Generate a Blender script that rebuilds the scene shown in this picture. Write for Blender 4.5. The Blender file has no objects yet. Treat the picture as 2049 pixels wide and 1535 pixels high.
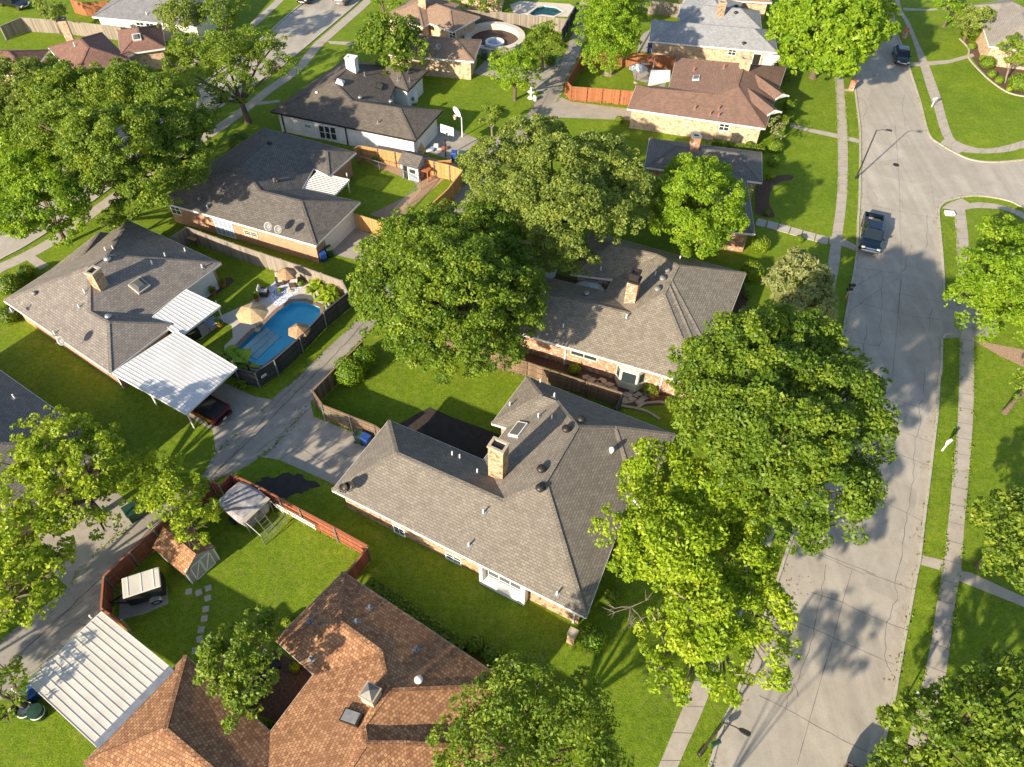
import bpy, bmesh, math, random, json
import numpy as np
from mathutils import Vector, Matrix
from mathutils.geometry import tessellate_polygon
random.seed(7); np.random.seed(7)
S = bpy.context.scene; COL = S.collection
# ------------------------------------------------------------------ camera
F, CX, CY, HC = 1500., 1024.5, 767.5, 48.
_dx, _dy = CX-990., 2048.-CY
ROLL = math.atan(_dx/_dy); TH = math.atan(F/math.hypot(_dx, _dy))
RT = Vector((1, 0, 0)); DN = Vector((0, -math.sin(TH), -math.cos(TH))); FW = Vector((0, math.cos(TH), -math.sin(TH)))
def ray(x, y):
    u, v = x-CX, y-CY; c, s = math.cos(ROLL), math.sin(ROLL)
    return RT*(u*c+v*s)+DN*(-u*s+v*c)+FW*F
CAM = Vector((0, 0, HC))
def G(x, y, z=0.):
    """point at height z seen at photo pixel x, y"""
    k = ray(x, y); return CAM+k*((z-HC)/k.z)
def mpp(p): return (Vector(p)-CAM).dot(FW)/F
cam = bpy.data.cameras.new('camera'); co = bpy.data.objects.new('camera', cam); COL.objects.link(co)
cam.sensor_width = 36; cam.lens = 36*F/2049.; cam.clip_end = 3000; cam.clip_start = .5
c_, s_ = math.cos(ROLL), math.sin(ROLL)
cx_ = RT*c_-DN*s_; cy_ = -(RT*s_+DN*c_); cz_ = -FW
co.matrix_world = Matrix(((cx_.x, cy_.x, cz_.x, 0), (cx_.y, cy_.y, cz_.y, 0), (cx_.z, cy_.z, cz_.z, HC), (0, 0, 0, 1)))
S.camera = co
# ------------------------------------------------------------------ light
SUN_AZ, SUN_EL = math.radians(228.2), math.radians(23.5)     # ccw from +X, towards the sun
w = bpy.data.worlds.new('World'); S.world = w; w.use_nodes = True
nt = w.node_tree; bg = nt.nodes['Background']; sky = nt.nodes.new('ShaderNodeTexSky')
sky.sky_type = 'NISHITA'; sky.sun_disc = False; sky.sun_elevation = SUN_EL; sky.sun_rotation = math.pi/2-SUN_AZ
nt.links.new(sky.outputs[0], bg.inputs[0]); bg.inputs[1].default_value = .115
sl = bpy.data.lights.new('sun', 'SUN'); sl.energy = 5.0; sl.angle = math.radians(.9); sl.color = (1., .86, .66)
so = bpy.data.objects.new('sun', sl); COL.objects.link(so)
sd = Vector((math.cos(SUN_AZ)*math.cos(SUN_EL), math.sin(SUN_AZ)*math.cos(SUN_EL), math.sin(SUN_EL)))
so.rotation_euler = sd.to_track_quat('Z', 'Y').to_euler(); so.location = (0, 0, 60)
S.view_settings.view_transform = 'Standard'; S.view_settings.look = 'None'
S.view_settings.exposure = .96; S.view_settings.gamma = 1
S.render.engine = 'CYCLES'; S.cycles.max_bounces = 6; S.cycles.transparent_max_bounces = 8
# ------------------------------------------------------------------ materials
def nmat(name):
    m = bpy.data.materials.new(name); m.use_nodes = True; t = m.node_tree
    return m, t, t.nodes['Principled BSDF']
def N(t, typ, **k):
    n = t.nodes.new(typ)
    for a, b in k.items():
        if a in n.inputs: n.inputs[a].default_value = b
        else: setattr(n, a, b)
    return n
def c4(c): return (c[0], c[1], c[2], 1)
def mixc(t, fac, a, b, mode='MIX'):
    n = t.nodes.new('ShaderNodeMix'); n.data_type = 'RGBA'; n.blend_type = mode
    for i, v in ((0, fac), (6, a), (7, b)):
        if isinstance(v, (int, float)): n.inputs[i].default_value = v
        elif isinstance(v, tuple): n.inputs[i].default_value = c4(v)
        else: t.links.new(v, n.inputs[i])
    return n.outputs[2]
def ramp(t, src, stops):
    n = t.nodes.new('ShaderNodeValToRGB'); e = n.color_ramp.elements
    e[0].position, e[0].color = stops[0][0], c4(stops[0][1]); e[1].position, e[1].color = stops[-1][0], c4(stops[-1][1])
    for p, c in stops[1:-1]:
        q = e.new(p); q.color = c4(c)
    t.links.new(src, n.inputs[0]); return n.outputs[0]
def noise(t, scale, detail=4, rough=.6, vec=None, dist=0):
    n = N(t, 'ShaderNodeTexNoise', Scale=scale, Detail=detail, Roughness=rough, Distortion=dist)
    if vec is None:
        vec = t.nodes.new('ShaderNodeNewGeometry').outputs['Position']
    t.links.new(vec, n.inputs['Vector']); return n.outputs[0]
def bump(t, b, h, strength=.5, dist=.05):
    n = N(t, 'ShaderNodeBump', Strength=strength, Distance=dist); t.links.new(h, n.inputs['Height']); t.links.new(n.outputs[0], b.inputs['Normal'])
def plain(name, col, rough=.6, metal=0., var=.18, sc=3.):
    m, t, b = nmat(name); b.inputs['Roughness'].default_value = rough; b.inputs['Metallic'].default_value = metal
    n = noise(t, sc, 5)
    t.links.new(ramp(t, n, [(.3, tuple(x*(1-var) for x in col)), (.7, tuple(min(1, x*(1+var)) for x in col))]), b.inputs['Base Color'])
    return m
def uvn(t): return t.nodes.new('ShaderNodeUVMap').outputs[0]
def bricks(name, c1, c2, mortar, bw, bh, ms, blotch=.0, bcol=(0, 0, 0), bsc=.6, rough=.85, bstr=.5, c3=None, off=.5, dist=.02):
    m, t, b = nmat(name); uv = uvn(t)
    n = N(t, 'ShaderNodeTexBrick', Scale=1.); n.offset = off
    n.inputs['Color1'].default_value = c4(c1); n.inputs['Color2'].default_value = c4(c2); n.inputs['Mortar'].default_value = c4(mortar)
    n.inputs['Brick Width'].default_value = bw; n.inputs['Row Height'].default_value = bh; n.inputs['Mortar Size'].default_value = ms
    n.inputs['Mortar Smooth'].default_value = .3
    t.links.new(uv, n.inputs['Vector']); col = n.outputs[0]
    if c3:
        n2 = noise(t, 2.6, 3, .7, uv); col = mixc(t, ramp(t, n2, [(.52, (0, 0, 0)), (.60, (1, 1, 1))]), col, c3)
    n3 = noise(t, bsc, 6, .65); f = ramp(t, n3, [(.35, (0, 0, 0)), (.75, (blotch,)*3)])
    col = mixc(t, f, col, bcol)
    n6 = noise(t, 1.1, 6, .7); col = mixc(t, 1., col, ramp(t, n6, [(.3, (.87,)*3), (.7, (1.1,)*3)]), 'MULTIPLY')
    n4 = noise(t, 9., 4, .7); col = mixc(t, 1., col, ramp(t, n4, [(.25, (.78,)*3), (.75, (1.2,)*3)]), 'MULTIPLY')
    t.links.new(col, b.inputs['Base Color']); b.inputs['Roughness'].default_value = rough; b.inputs['Specular IOR Level'].default_value = .25
    bump(t, b, n.outputs[1], -bstr, dist); return m
def shingle(name, c1, c2, c3, blotch=.35, bw=.34, bh=.19):
    return bricks(name, c1, c2, tuple(x*.45 for x in c1), bw, bh, .016, blotch, c3, .35, .9, .8, dist=.03)
def leafmat(name, a, b_, c, tr=.35):
    m, t, b = nmat(name)
    at = t.nodes.new('ShaderNodeAttribute'); at.attribute_name = 'tint'
    col = ramp(t, at.outputs['Fac'], [(0, a), (.5, b_), (1, c)])
    t.links.new(col, b.inputs['Base Color']); b.inputs['Roughness'].default_value = .5; b.inputs['Specular IOR Level'].default_value = .35
    tl = N(t, 'ShaderNodeBsdfTranslucent'); t.links.new(mixc(t, .5, col, (.45, .56, .03), 'MIX'), tl.inputs[0])
    mx = N(t, 'ShaderNodeMixShader'); mx.inputs[0].default_value = tr
    t.links.new(b.outputs[0], mx.inputs[1]); t.links.new(tl.outputs[0], mx.inputs[2])
    t.links.new(mx.outputs[0], t.nodes['Material Output'].inputs['Surface']); return m
M = {}
def concrete(name, a, b_, stain=(.16, .14, .12), sf=.5, sc=.35, lanes=0):
    m, t, b = nmat(name); n1 = noise(t, sc, 8, .7); n2 = noise(t, 14, 5, .7); n3 = noise(t, 1.3, 6, .75, dist=.6)
    col = ramp(t, n1, [(.3, a), (.7, b_)])
    col = mixc(t, ramp(t, n3, [(.52, (0, 0, 0)), (.8, (sf,)*3)]), col, stain)
    col = mixc(t, 1., col, ramp(t, n2, [(.2, (.8,)*3), (.8, (1.16,)*3)]), 'MULTIPLY')
    if lanes:
        mp = N(t, 'ShaderNodeMapping'); mp.inputs['Scale'].default_value = (.9, .045, 1); t.links.new(t.nodes.new('ShaderNodeNewGeometry').outputs['Position'], mp.inputs[0])
        n5 = noise(t, 1., 4, .6, mp.outputs[0]); col = mixc(t, 1., col, ramp(t, n5, [(.3, (.86,)*3), (.68, (1.1,)*3)]), 'MULTIPLY')
        v = N(t, 'ShaderNodeTexVoronoi', Scale=.19); t.links.new(t.nodes.new('ShaderNodeNewGeometry').outputs['Position'], v.inputs['Vector']); sx = t.nodes.new('ShaderNodeSeparateColor'); t.links.new(v.outputs['Color'], sx.inputs[0]); col = mixc(t, 1., col, ramp(t, sx.outputs[0], [(0, (.93,)*3), (1, (1.06,)*3)]), 'MULTIPLY')
        n6 = noise(t, 3.2, 6, .7); col = mixc(t, ramp(t, n6, [(.68, (0, 0, 0)), (.74, (.55,)*3)]), col, (.12, .105, .09))
    t.links.new(col, b.inputs['Base Color']); b.inputs['Roughness'].default_value = .85; b.inputs['Specular IOR Level'].default_value = .3
    bump(t, b, n2, .25, .01); return m
def grassmat(name, a, b_, c, dry):
    m, t, b = nmat(name); n1 = noise(t, .12, 5, .65); n2 = noise(t, 9., 8, .8); n3 = noise(t, 1.1, 6, .75, dist=.5); n4 = noise(t, .45, 6, .7)
    col = ramp(t, n2, [(.28, a), (.5, b_), (.74, c)])
    col = mixc(t, ramp(t, n3, [(.5, (0, 0, 0)), (.72, (.5,)*3)]), col, dry)
    n7 = noise(t, 2.7, 6, .75); col = mixc(t, 1., col, ramp(t, n7, [(.32, (.66, .72, .7)), (.66, (1.24, 1.2, 1.1))]), 'MULTIPLY')
    n8 = noise(t, .7, 7, .8, dist=.8); col = mixc(t, ramp(t, n8, [(.60, (0, 0, 0)), (.70, (.42,)*3)]), col, (.17, .135, .06))
    col = mixc(t, 1., col, ramp(t, n1, [(.3, (.78, .84, .85)), (.7, (1.15, 1.1, 1.)),]), 'MULTIPLY')
    col = mixc(t, 1., col, ramp(t, n4, [(.3, (.82, .86, .85)), (.7, (1.12, 1.1, 1.)),]), 'MULTIPLY')
    t.links.new(col, b.inputs['Base Color']); b.inputs['Roughness'].default_value = .85; b.inputs['Specular IOR Level'].default_value = .15
    bump(t, b, n2, 1., .09); return m
M['grass'] = grassmat('lawn', (.055, .105, .008), (.165, .25, .015), (.34, .41, .04), (.33, .31, .08))
M['road'] = concrete('road_concrete', (.355, .32, .265), (.445, .405, .345), (.25, .22, .18), .5, lanes=1)
M['alley'] = concrete('alley_concrete', (.26, .235, .20), (.37, .335, .285), (.15, .13, .11), .7)
M['walk'] = concrete('walk_concrete', (.36, .315, .26), (.46, .41, .34), (.24, .2, .17), .6, .9)
M['drive'] = concrete('drive_concrete', (.30, .27, .225), (.42, .38, .32), (.17, .14, .12), .6, .6)
M['kerb'] = concrete('kerb_concrete', (.40, .36, .30), (.50, .46, .39), (.25, .21, .18), .5, 1.5)
M['deck'] = concrete('pool_deck', (.54, .48, .40), (.64, .58, .49), (.4, .33, .27), .3)
M['crack'] = plain('crack_fill', (.15, .13, .11), .9)
M['soil'] = plain('mulch', (.10, .062, .04), .95, 0, .5, 6)
M['chips'] = plain('woodchips', (.36, .24, .15), .95, 0, .5, 9)
M['darkpatch'] = plain('dark_ground', (.04, .03, .025), .8, 0, .3, 2)  # dark brown tone for flat ground patches
M['white'] = plain('white_paint', (.78, .77, .74), .5, 0, .05)
M['panel'] = concrete('white_metal_panel', (.56, .56, .56), (.68, .68, .68), (.42, .40, .37), .4, .5)
M['hood'] = plain('sheet_hood', (.17, .155, .14), .6)
M['cream'] = plain('cream_paint', (.62, .60, .50), .6, 0, .06)
M['tan'] = plain('tan_paint', (.42, .38, .32), .6, 0, .08)
M['bluegrey'] = plain('blue_siding', (.28, .34, .45), .7, 0, .1)
M['black'] = plain('black_plastic', (.015, .016, .018), .5)
M['dark'] = plain('dark_metal', (.035, .03, .028), .45, .3)
M['steel'] = plain('galvanised', (.42, .42, .42), .4, .7)
M['grey'] = plain('grey_metal', (.22, .22, .215), .5, .2)
M['chrome'] = plain('chrome', (.7, .7, .72), .15, 1., .03)
M['tyre'] = plain('tyre', (.02, .02, .02), .9)
M['navy'] = plain('blue_bin', (.02, .07, .28), .45)
M['bin_green'] = plain('green_bin', (.05, .085, .05), .5)
M['dkgreen'] = plain('dark_green', (.012, .05, .03), .5)
M['bark'] = plain('bark', (.12, .09, .065), .95, 0, .4, 8)
M['palebark'] = plain('pale_bark', (.22, .18, .14), .9, 0, .3, 8)
M['stone'] = plain('stone', (.42, .35, .26), .9, 0, .25, 2)
M['orange'] = plain('orange_plastic', (.75, .13, .02), .5)
M['terracotta'] = plain('terracotta', (.42, .14, .06), .8)
M['thatch'] = plain('thatch', (.48, .35, .19), .95, 0, .4, 14)
M['thatch2'] = plain('worn_thatch', (.36, .22, .12), .95, 0, .5, 9)
M['wicker'] = plain('wicker', (.07, .045, .035), .8, 0, .3, 20)
M['plank'] = plain('pale_planks', (.5, .33, .14), .8, 0, .2, 5)
def glass(name, col, rough=.08):
    m, t, b = nmat(name); b.inputs['Base Color'].default_value = c4(col); b.inputs['Roughness'].default_value = rough; b.inputs['Specular IOR Level'].default_value = .8; return m
M['glass'] = glass('window_glass', (.03, .045, .05)); M['carglass'] = glass('car_glass', (.01, .016, .02), .04)
M['skylight'] = glass('skylight_pane', (.12, .12, .11), .15)
def paint(name, col):
    m, t, b = nmat(name); b.inputs['Base Color'].default_value = c4(col); b.inputs['Metallic'].default_value = .35; b.inputs['Roughness'].default_value = .3; b.inputs['Coat Weight'].default_value = .8; return m
M['navycar'] = paint('navy_paint', (.005, .012, .026)); M['blackcar'] = paint('black_paint', (.012, .012, .014)); M['redcar'] = paint('red_paint', (.11, .005, .008))
M['silvercar'] = paint('silver_paint', (.25, .26, .27)); M['bluecar'] = paint('pale_blue_paint', (.12, .2, .26))
M['lamp'] = glass('light_lens', (.45, .45, .43), .3); M['tail'] = glass('tail_lens', (.35, .01, .01), .2)
def fencemat(name, a, b_, wet=.3):
    m, t, b = nmat(name); at = t.nodes.new('ShaderNodeAttribute'); at.attribute_name = 'tint'
    col = ramp(t, at.outputs['Fac'], [(0, a), (1, b_)]); mp = N(t, 'ShaderNodeMapping'); mp.inputs['Scale'].default_value = (9, 9, .7)
    t.links.new(t.nodes.new('ShaderNodeNewGeometry').outputs['Position'], mp.inputs[0]); n = noise(t, 1.5, 6, .7, mp.outputs[0])
    col = mixc(t, 1., col, ramp(t, n, [(.25, (1-wet,)*3), (.75, (1+wet*.7,)*3)]), 'MULTIPLY'); t.links.new(col, b.inputs['Base Color']); b.inputs['Roughness'].default_value = .85; return m
M['f_grey'] = fencemat('weathered_fence', (.20, .165, .13), (.34, .29, .235)); M['f_dark'] = fencemat('dark_fence', (.035, .036, .038), (.075, .072, .07))
M['f_red'] = fencemat('redwood_fence', (.24, .075, .035), (.36, .125, .06)); M['f_orange'] = fencemat('cedar_fence', (.42, .20, .07), (.60, .33, .13))
M['f_rust'] = fencemat('stained_fence', (.27, .10, .04), (.40, .16, .07)); M['f_brown'] = fencemat('brown_fence', (.12, .08, .055), (.26, .175, .11))
# ------------------------------------------------------------------ objects
def tag(o, label=None, cat=None, group=None, kind=None):
    for k, v in (('label', label), ('category', cat), ('group', group), ('kind', kind)):
        if v: o[k] = v
    return o
def thing(name, label, cat, loc=(0, 0, 0), rz=0., group=None):
    o = bpy.data.objects.new(name, None); COL.objects.link(o); o.location = loc; o.rotation_euler = (0, 0, rz); o.empty_display_size = .2
    return tag(o, label, cat, group)
def rootof(o):
    while o.parent: o = o.parent
    return o
class MB:
    def __init__(s): s.v = []; s.f = []; s.t = []
    def poly(s, pts, tint=.5):
        i = len(s.v); s.v += [tuple(p) for p in pts]; s.f.append(tuple(range(i, i+len(pts)))); s.t.append(tint); return s
    def ngon(s, pts, holes=(), up=True, tint=.5):
        loops = [[Vector(p) for p in pts]]+[[Vector(p) for p in h] for h in holes]
        i = len(s.v); allp = [p for l in loops for p in l]; s.v += [tuple(p) for p in allp]
        for tr in tessellate_polygon(loops):
            a, b, c = (allp[k] for k in tr)
            nz = (b-a).cross(c-a).z
            tr = tuple(tr) if (nz > 0) == up else tuple(reversed(tr)); s.f.append(tuple(i+k for k in tr)); s.t.append(tint)
        return s
    def hexa(s, p, tint=.5):
        """p: 4 bottom + 4 top corners, ccw from above"""
        i = len(s.v); s.v += [tuple(q) for q in p]
        for f in ((3, 2, 1, 0), (4, 5, 6, 7), (0, 1, 5, 4), (1, 2, 6, 5), (2, 3, 7, 6), (3, 0, 4, 7)): s.f.append(tuple(i+k for k in f)); s.t.append(tint)
        return s
    def box(s, c, d, rz=0., tint=.5, taper=1.):
        cs, sn = math.cos(rz), math.sin(rz); P = []
        for z, k in ((-.5, 1.), (.5, taper)):
            for x, y in ((-.5, -.5), (.5, -.5), (.5, .5), (-.5, .5)):
                X, Y = x*d[0]*k, y*d[1]*k; P.append((c[0]+X*cs-Y*sn, c[1]+X*sn+Y*cs, c[2]+z*d[2]))
        return s.hexa(P, tint)
    def bar(s, a, b, w_, h=None, up=(0, 0, 1), tint=.5):
        a, b = Vector(a), Vector(b); h = h or w_; d = (b-a).normalized(); u = Vector(up)
        if abs(d.dot(u)) > .98: u = Vector((0, 1, 0))
        r = d.cross(u).normalized(); u = r.cross(d)
        P = [a+r*x*w_/2+u*y*h/2 for x, y in ((-1, -1), (1, -1), (1, 1), (-1, 1))]+[b+r*x*w_/2+u*y*h/2 for x, y in ((-1, -1), (1, -1), (1, 1), (-1, 1))]
        i = len(s.v); s.v += [tuple(q) for q in P]
        for f in ((0, 1, 2, 3), (7, 6, 5, 4), (0, 4, 5, 1), (1, 5, 6, 2), (2, 6, 7, 3), (3, 7, 4, 0)): s.f.append(tuple(i+k for k in f)); s.t.append(tint)
        return s
    def tube(s, pts, rad, n=8, cap=True, tint=.5):
        pts = [Vector(p) for p in pts]; i0 = len(s.v); rad = rad if isinstance(rad, (list, tuple)) else [rad]*len(pts)
        for k, p in enumerate(pts):
            d = (pts[min(k+1, len(pts)-1)]-pts[max(k-1, 0)]); d = d.normalized() if d.length > 1e-6 else Vector((0, 0, 1))
            u = Vector((1, 0, 0)) if abs(d.x) < .9 else Vector((0, 1, 0)); a = d.cross(u).normalized(); b = d.cross(a)
            for j in range(n):
                an = 2*math.pi*j/n; s.v.append(tuple(p+(a*math.cos(an)+b*math.sin(an))*rad[k]))
        for k in range(len(pts)-1):
            for j in range(n):
                a = i0+k*n+j; b = i0+k*n+(j+1) % n; s.f.append((a, b, b+n, a+n)); s.t.append(tint)
        if cap: s.f.append(tuple(range(i0+n-1, i0-1, -1))); s.f.append(tuple(i0+(len(pts)-1)*n+j for j in range(n))); s.t += [tint, tint]
        return s
    def lathe(s, prof, c=(0, 0, 0), n=16, tint=.5):
        i0 = len(s.v)
        for r, z in prof:
            for j in range(n):
                an = 2*math.pi*j/n; s.v.append((c[0]+r*math.cos(an), c[1]+r*math.sin(an), c[2]+z))
        for k in range(len(prof)-1):
            for j in range(n):
                a = i0+k*n+j; b = i0+k*n+(j+1) % n; s.f.append((a, b, b+n, a+n)); s.t.append(tint)
        s.f.append(tuple(range(i0+n-1, i0-1, -1))); s.f.append(tuple(i0+(len(prof)-1)*n+j for j in range(n))); s.t += [tint, tint]
        return s
    def loft(s, secs, cap=True):
        i0 = len(s.v); n = len(secs[0])
        for q in secs: s.v += [tuple(p) for p in q]
        for k in range(len(secs)-1):
            for j in range(n):
                a = i0+k*n+j; b = i0+k*n+(j+1) % n; s.f.append((a, b, b+n, a+n)); s.t.append(.5)
        if cap: s.f.append(tuple(range(i0+n-1, i0-1, -1))); s.f.append(tuple(i0+(len(secs)-1)*n+j for j in range(n))); s.t += [.5, .5]
        return s
    def build(s, name, mat, parent=None, world=False, smooth=False, bevel=0.):
        off = rootof(parent).location if (world and parent) else Vector((0, 0, 0))
        me = bpy.data.meshes.new(name); vs = [(a-off.x, b-off.y, c-off.z) for a, b, c in s.v]
        me.from_pydata(vs, [], s.f)
        uvl = me.uv_layers.new(name='UVMap'); me.update()
        uv = np.zeros(len(me.loops)*2)
        for p in me.polygons:
            n = p.normal
            if abs(n.z) > .985: h = Vector((1, 0, 0)); q = Vector((0, 1, 0))
            else: h = Vector((-n.y, n.x, 0)).normalized(); q = n.cross(h)
            for li in p.loop_indices:
                c = me.vertices[me.loops[li].vertex_index].co; uv[2*li] = c.dot(h)+50; uv[2*li+1] = c.dot(q)+50
        uvl.data.foreach_set('uv', uv)
        if any(t != .5 for t in s.t):
            at = me.attributes.new('tint', 'FLOAT', 'FACE'); at.data.foreach_set('value', s.t)
        me.materials.append(M[mat] if isinstance(mat, str) else mat)
        if smooth: me.polygons.foreach_set('use_smooth', [True]*len(me.polygons))
        o = bpy.data.objects.new(name, me); COL.objects.link(o)
        if parent: o.parent = parent
        if bevel:
            b = o.modifiers.new('bevel', 'BEVEL'); b.width = bevel; b.segments = 2; b.limit_method = 'ANGLE'
        return o
def copy_tree(o, parent=None, **k):
    c = o.copy(); COL.objects.link(c); c.parent = parent
    for ch in list(o.children): copy_tree(ch, c)
    return c
def dup(o, loc, rz, label):
    c = copy_tree(o); c.location = loc; c.rotation_euler = (0, 0, rz); c['label'] = label; return c
def crom(pts, n=6):
    pts = [Vector(p) for p in pts]; out = []
    for i in range(len(pts)-1):
        p0, p1, p2, p3 = pts[max(i-1, 0)], pts[i], pts[i+1], pts[min(i+2, len(pts)-1)]
        for k in range(n):
            t = k/n; out.append(.5*((2*p1)+(p2-p0)*t+(2*p0-5*p1+4*p2-p3)*t*t+(3*p1-p0-3*p2+p3)*t**3))
    out.append(pts[-1]); return out
def struct(name, mb, mat): return tag(mb.build(name, mat), kind='structure')
def head(a, b, z=0): d = G(*b, z)-G(*a, z); return math.atan2(d.y, d.x)
HOUSES = '''{"h1":{"v":{"E0":[-12.5,28.38,2.7],"E1":[-9.29,34.71,2.7],"E2":[-1.95,31.28,2.71],"E3":[-0.31,34.29,2.68],"E4":[-1.47,34.66,2.71],"E5":[1.17,39.48,2.7],"E6":[12.43,34.07,2.69],"E7":[5.05,19.52,2.69],"K1":[8.61,28.5,2.72],"EW":[9.21,27.67,2.69],"R1":[-8.02,30.68,4.09],"R2":[-0.39,27.0,4.14],"R3":[2.44,28.09,4.91],"R4":[4.83,32.99,4.76],"R5":[3.47,36.29,3.61],"R6":[2.3,36.74,3.66],"R7":[7.69,33.73,3.83]},"f":["E0 E7 R3 R2 R1","E1 E0 R1","E2 E1 R1 R2","E3 E2 R2 R3 R4 R5","E4 E3 R5 R6","E5 E4 R6","E6 E5 R6 R5 R4 R7","E7 K1 R7 R4 R3","K1 EW R7","EW E6 R7"],"e":["E0","E1","E2","E3","E4","E5","E6","E7","K1","EW"]},"h2":{"v":{"E0":[-5.87,46.69,2.7],"E1":[-3.51,53.38,2.69],"E2":[8.17,49.82,2.71],"E3":[8.87,51.4,2.7],"E4":[5.06,51.99,2.7],"E5":[7.18,58.21,2.7],"NE":[21.18,52.74,2.7],"EW":[16.45,41.86,2.69],"K1":[15.71,40.28,2.7],"SE":[15.08,38.89,2.7],"A":[-2.99,49.97,3.76],"B":[9.9,45.76,3.9],"P3":[12.71,47.54,4.58],"V":[13.25,48.73,4.59],"P2":[13.52,49.3,4.59],"P1":[14.41,51.33,4.59],"R5":[12.98,53.7,3.75],"R6":[8.93,54.86,3.94]},"f":["E0 SE P3 B A","E1 E0 A","E2 E1 A B","E3 E2 B P3 V P2 P1 R5","E4 E3 R5 R6","E5 E4 R6","NE E5 R6 R5 P1","EW NE P1 P2","K1 EW P2 V","SE K1 V P3"],"e":["E0","E1","E2","E3","E4","E5","NE","EW","K1","SE"]},"h3":{"v":{"T":[-10.67,22.17,2.71],"W":[-14.05,17.56,2.72],"I0":[-11.34,15.56,2.68],"I1":[-13.21,12.36,2.5],"La":[-19.2,16.45,2.76],"Lb":[-22.95,10.41,2.78],"Ld":[-18.3,7.61,2.54],"EC":[0.53,15.24,2.71],"X1":[-1.25,13.04,2.66],"X2":[0.26,11.66,2.77],"X3":[-2.08,8.79,2.6],"X4":[-8.94,6.15,2.97],"Q1":[-10.1,18.37,3.79],"Q2":[-7.35,16.6,3.83],"Q4":[-6.46,14.19,4.4],"Q6":[-7.67,12.32,4.24],"Q7":[-7.36,11.36,4.47],"Q8":[-5.28,11.54,4.02],"L1":[-18.59,11.95,3.87],"L2":[-12.21,8.0,3.36],"Z":[-8.57,9.18,4.18],"Z2":[-4.83,8.73,3.16]},"f":["T W Q1","W I0 Q2 Q1","EC T Q1 Q2 Q4","I0 I1 L2 Z Q7 Q6 Q4 Q2","X1 EC Q4 Q6","X2 X1 Q6 Q7 Q8","La Lb L1","I1 La L1 L2","Lb Ld L2 L1","Z Z2 Q8 Q7","X3 X2 Q8 Z2","X4 X3 Z2 Z","Ld X4 Z L2"],"e":["T","W","I0","I1","La","Lb","Ld","EC","X1","X2","X3","X4"]},"h4":{"v":{"N":[-37.26,57.99,2.7],"EC":[-26.81,52.19,2.7],"I":[-30.83,45.4,2.7],"WE":[-28.66,44.24,2.7],"S":[-31.92,38.66,2.7],"Wc":[-44.08,46.57,2.71],"W1":[-41.69,50.75,2.68],"G":[-39.13,55.74,3.02],"D4":[-38.42,56.05,2.7],"A":[-35.3,49.85,5.27],"B0":[-36.28,48.22,5.27],"B1":[-35.17,44.15,3.99],"B2":[-33.17,42.97,4.04],"D1":[-39.03,51.77,3.44]},"f":["Wc S B2 B1 B0","S WE B2","WE I B1 B2","I EC A B0 B1","EC N A","N D4 D1 W1 Wc B0 A","D4 G D1","G W1 D1"],"e":["N","EC","I","WE","S","Wc","W1","D4"]},"h5":{"v":{"SW":[-35.39,61.14,2.74],"SE":[-18.71,55.07,2.67],"EC":[-15.57,61.92,2.7],"I2":[-21.76,63.76,2.79],"KI":[-21.37,67.62,2.63],"KE":[-19.46,66.13,2.72],"NE":[-17.36,70.69,2.68],"NN":[-28.35,74.98,2.71],"W1":[-31.81,68.55,2.68],"J1":[-20.77,59.79,4.2],"J0":[-25.06,61.26,4.16],"M1":[-27.6,64.27,5.03],"M2":[-26.49,68.89,4.58],"K1":[-23.06,71.39,3.23],"K2":[-20.17,69.49,3.5]},"f":["SW SE J1 J0 M1","SE EC J1","EC I2 J0 J1","I2 KI K1 M2 M1 J0","KI KE K2 K1","KE NE K2","NE NN M2 K1 K2","NN W1 SW M1 M2"],"e":["SW","SE","EC","I2","KI","KE","NE","NN","W1"]},"h6":{"v":{"Wc":[-28.34,78.46,2.71],"SE":[-11.31,73.29,2.68],"EC":[-8.84,79.7,2.7],"I2":[-15.26,81.01,2.74],"KI":[-14.92,85.03,2.68],"KE":[-13.31,83.88,2.71],"NE":[-11.41,88.91,2.7],"NW":[-21.96,91.26,2.7],"W1":[-27.59,80.09,2.69],"J1":[-13.38,77.5,4.09],"J0":[-18.92,78.92,3.98],"M1":[-21.5,81.87,4.85],"M2":[-20.1,86.61,4.44],"K1":[-16.76,88.57,3.32],"K2":[-14.7,87.61,3.53]},"f":["Wc SE J1 J0 M1","SE EC J1","EC I2 J0 J1","I2 KI K1 M2 M1 J0","KI KE K2 K1","KE NE K2","NE NW M2 K1 K2","NW W1 Wc M1 M2"],"e":["Wc","SE","EC","I2","KI","KE","NE","NW","W1"]},"h8":{"v":{"a":[12.54,81.21,2.7],"b":[27.92,77.67,2.7],"n":[14.09,86.79,2.7],"i":[17.96,86.35,2.7],"t1":[19.8,93.97,2.7],"te":[33.44,92.28,2.7],"r1":[15.55,83.94,3.79],"r2":[22.67,82.75,3.93],"r3":[25.38,83.81,4.47],"t5":[21.01,93.11,3.01],"t2":[27.03,88.84,4.57]},"f":["a b r3 r2 r1","n a r1","i n r1 r2","t1 i r2 r3 t2 t5","te t1 t5 t2","b te t2 r3"],"e":["a","b","n","i","t1","te"]}}'''
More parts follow.
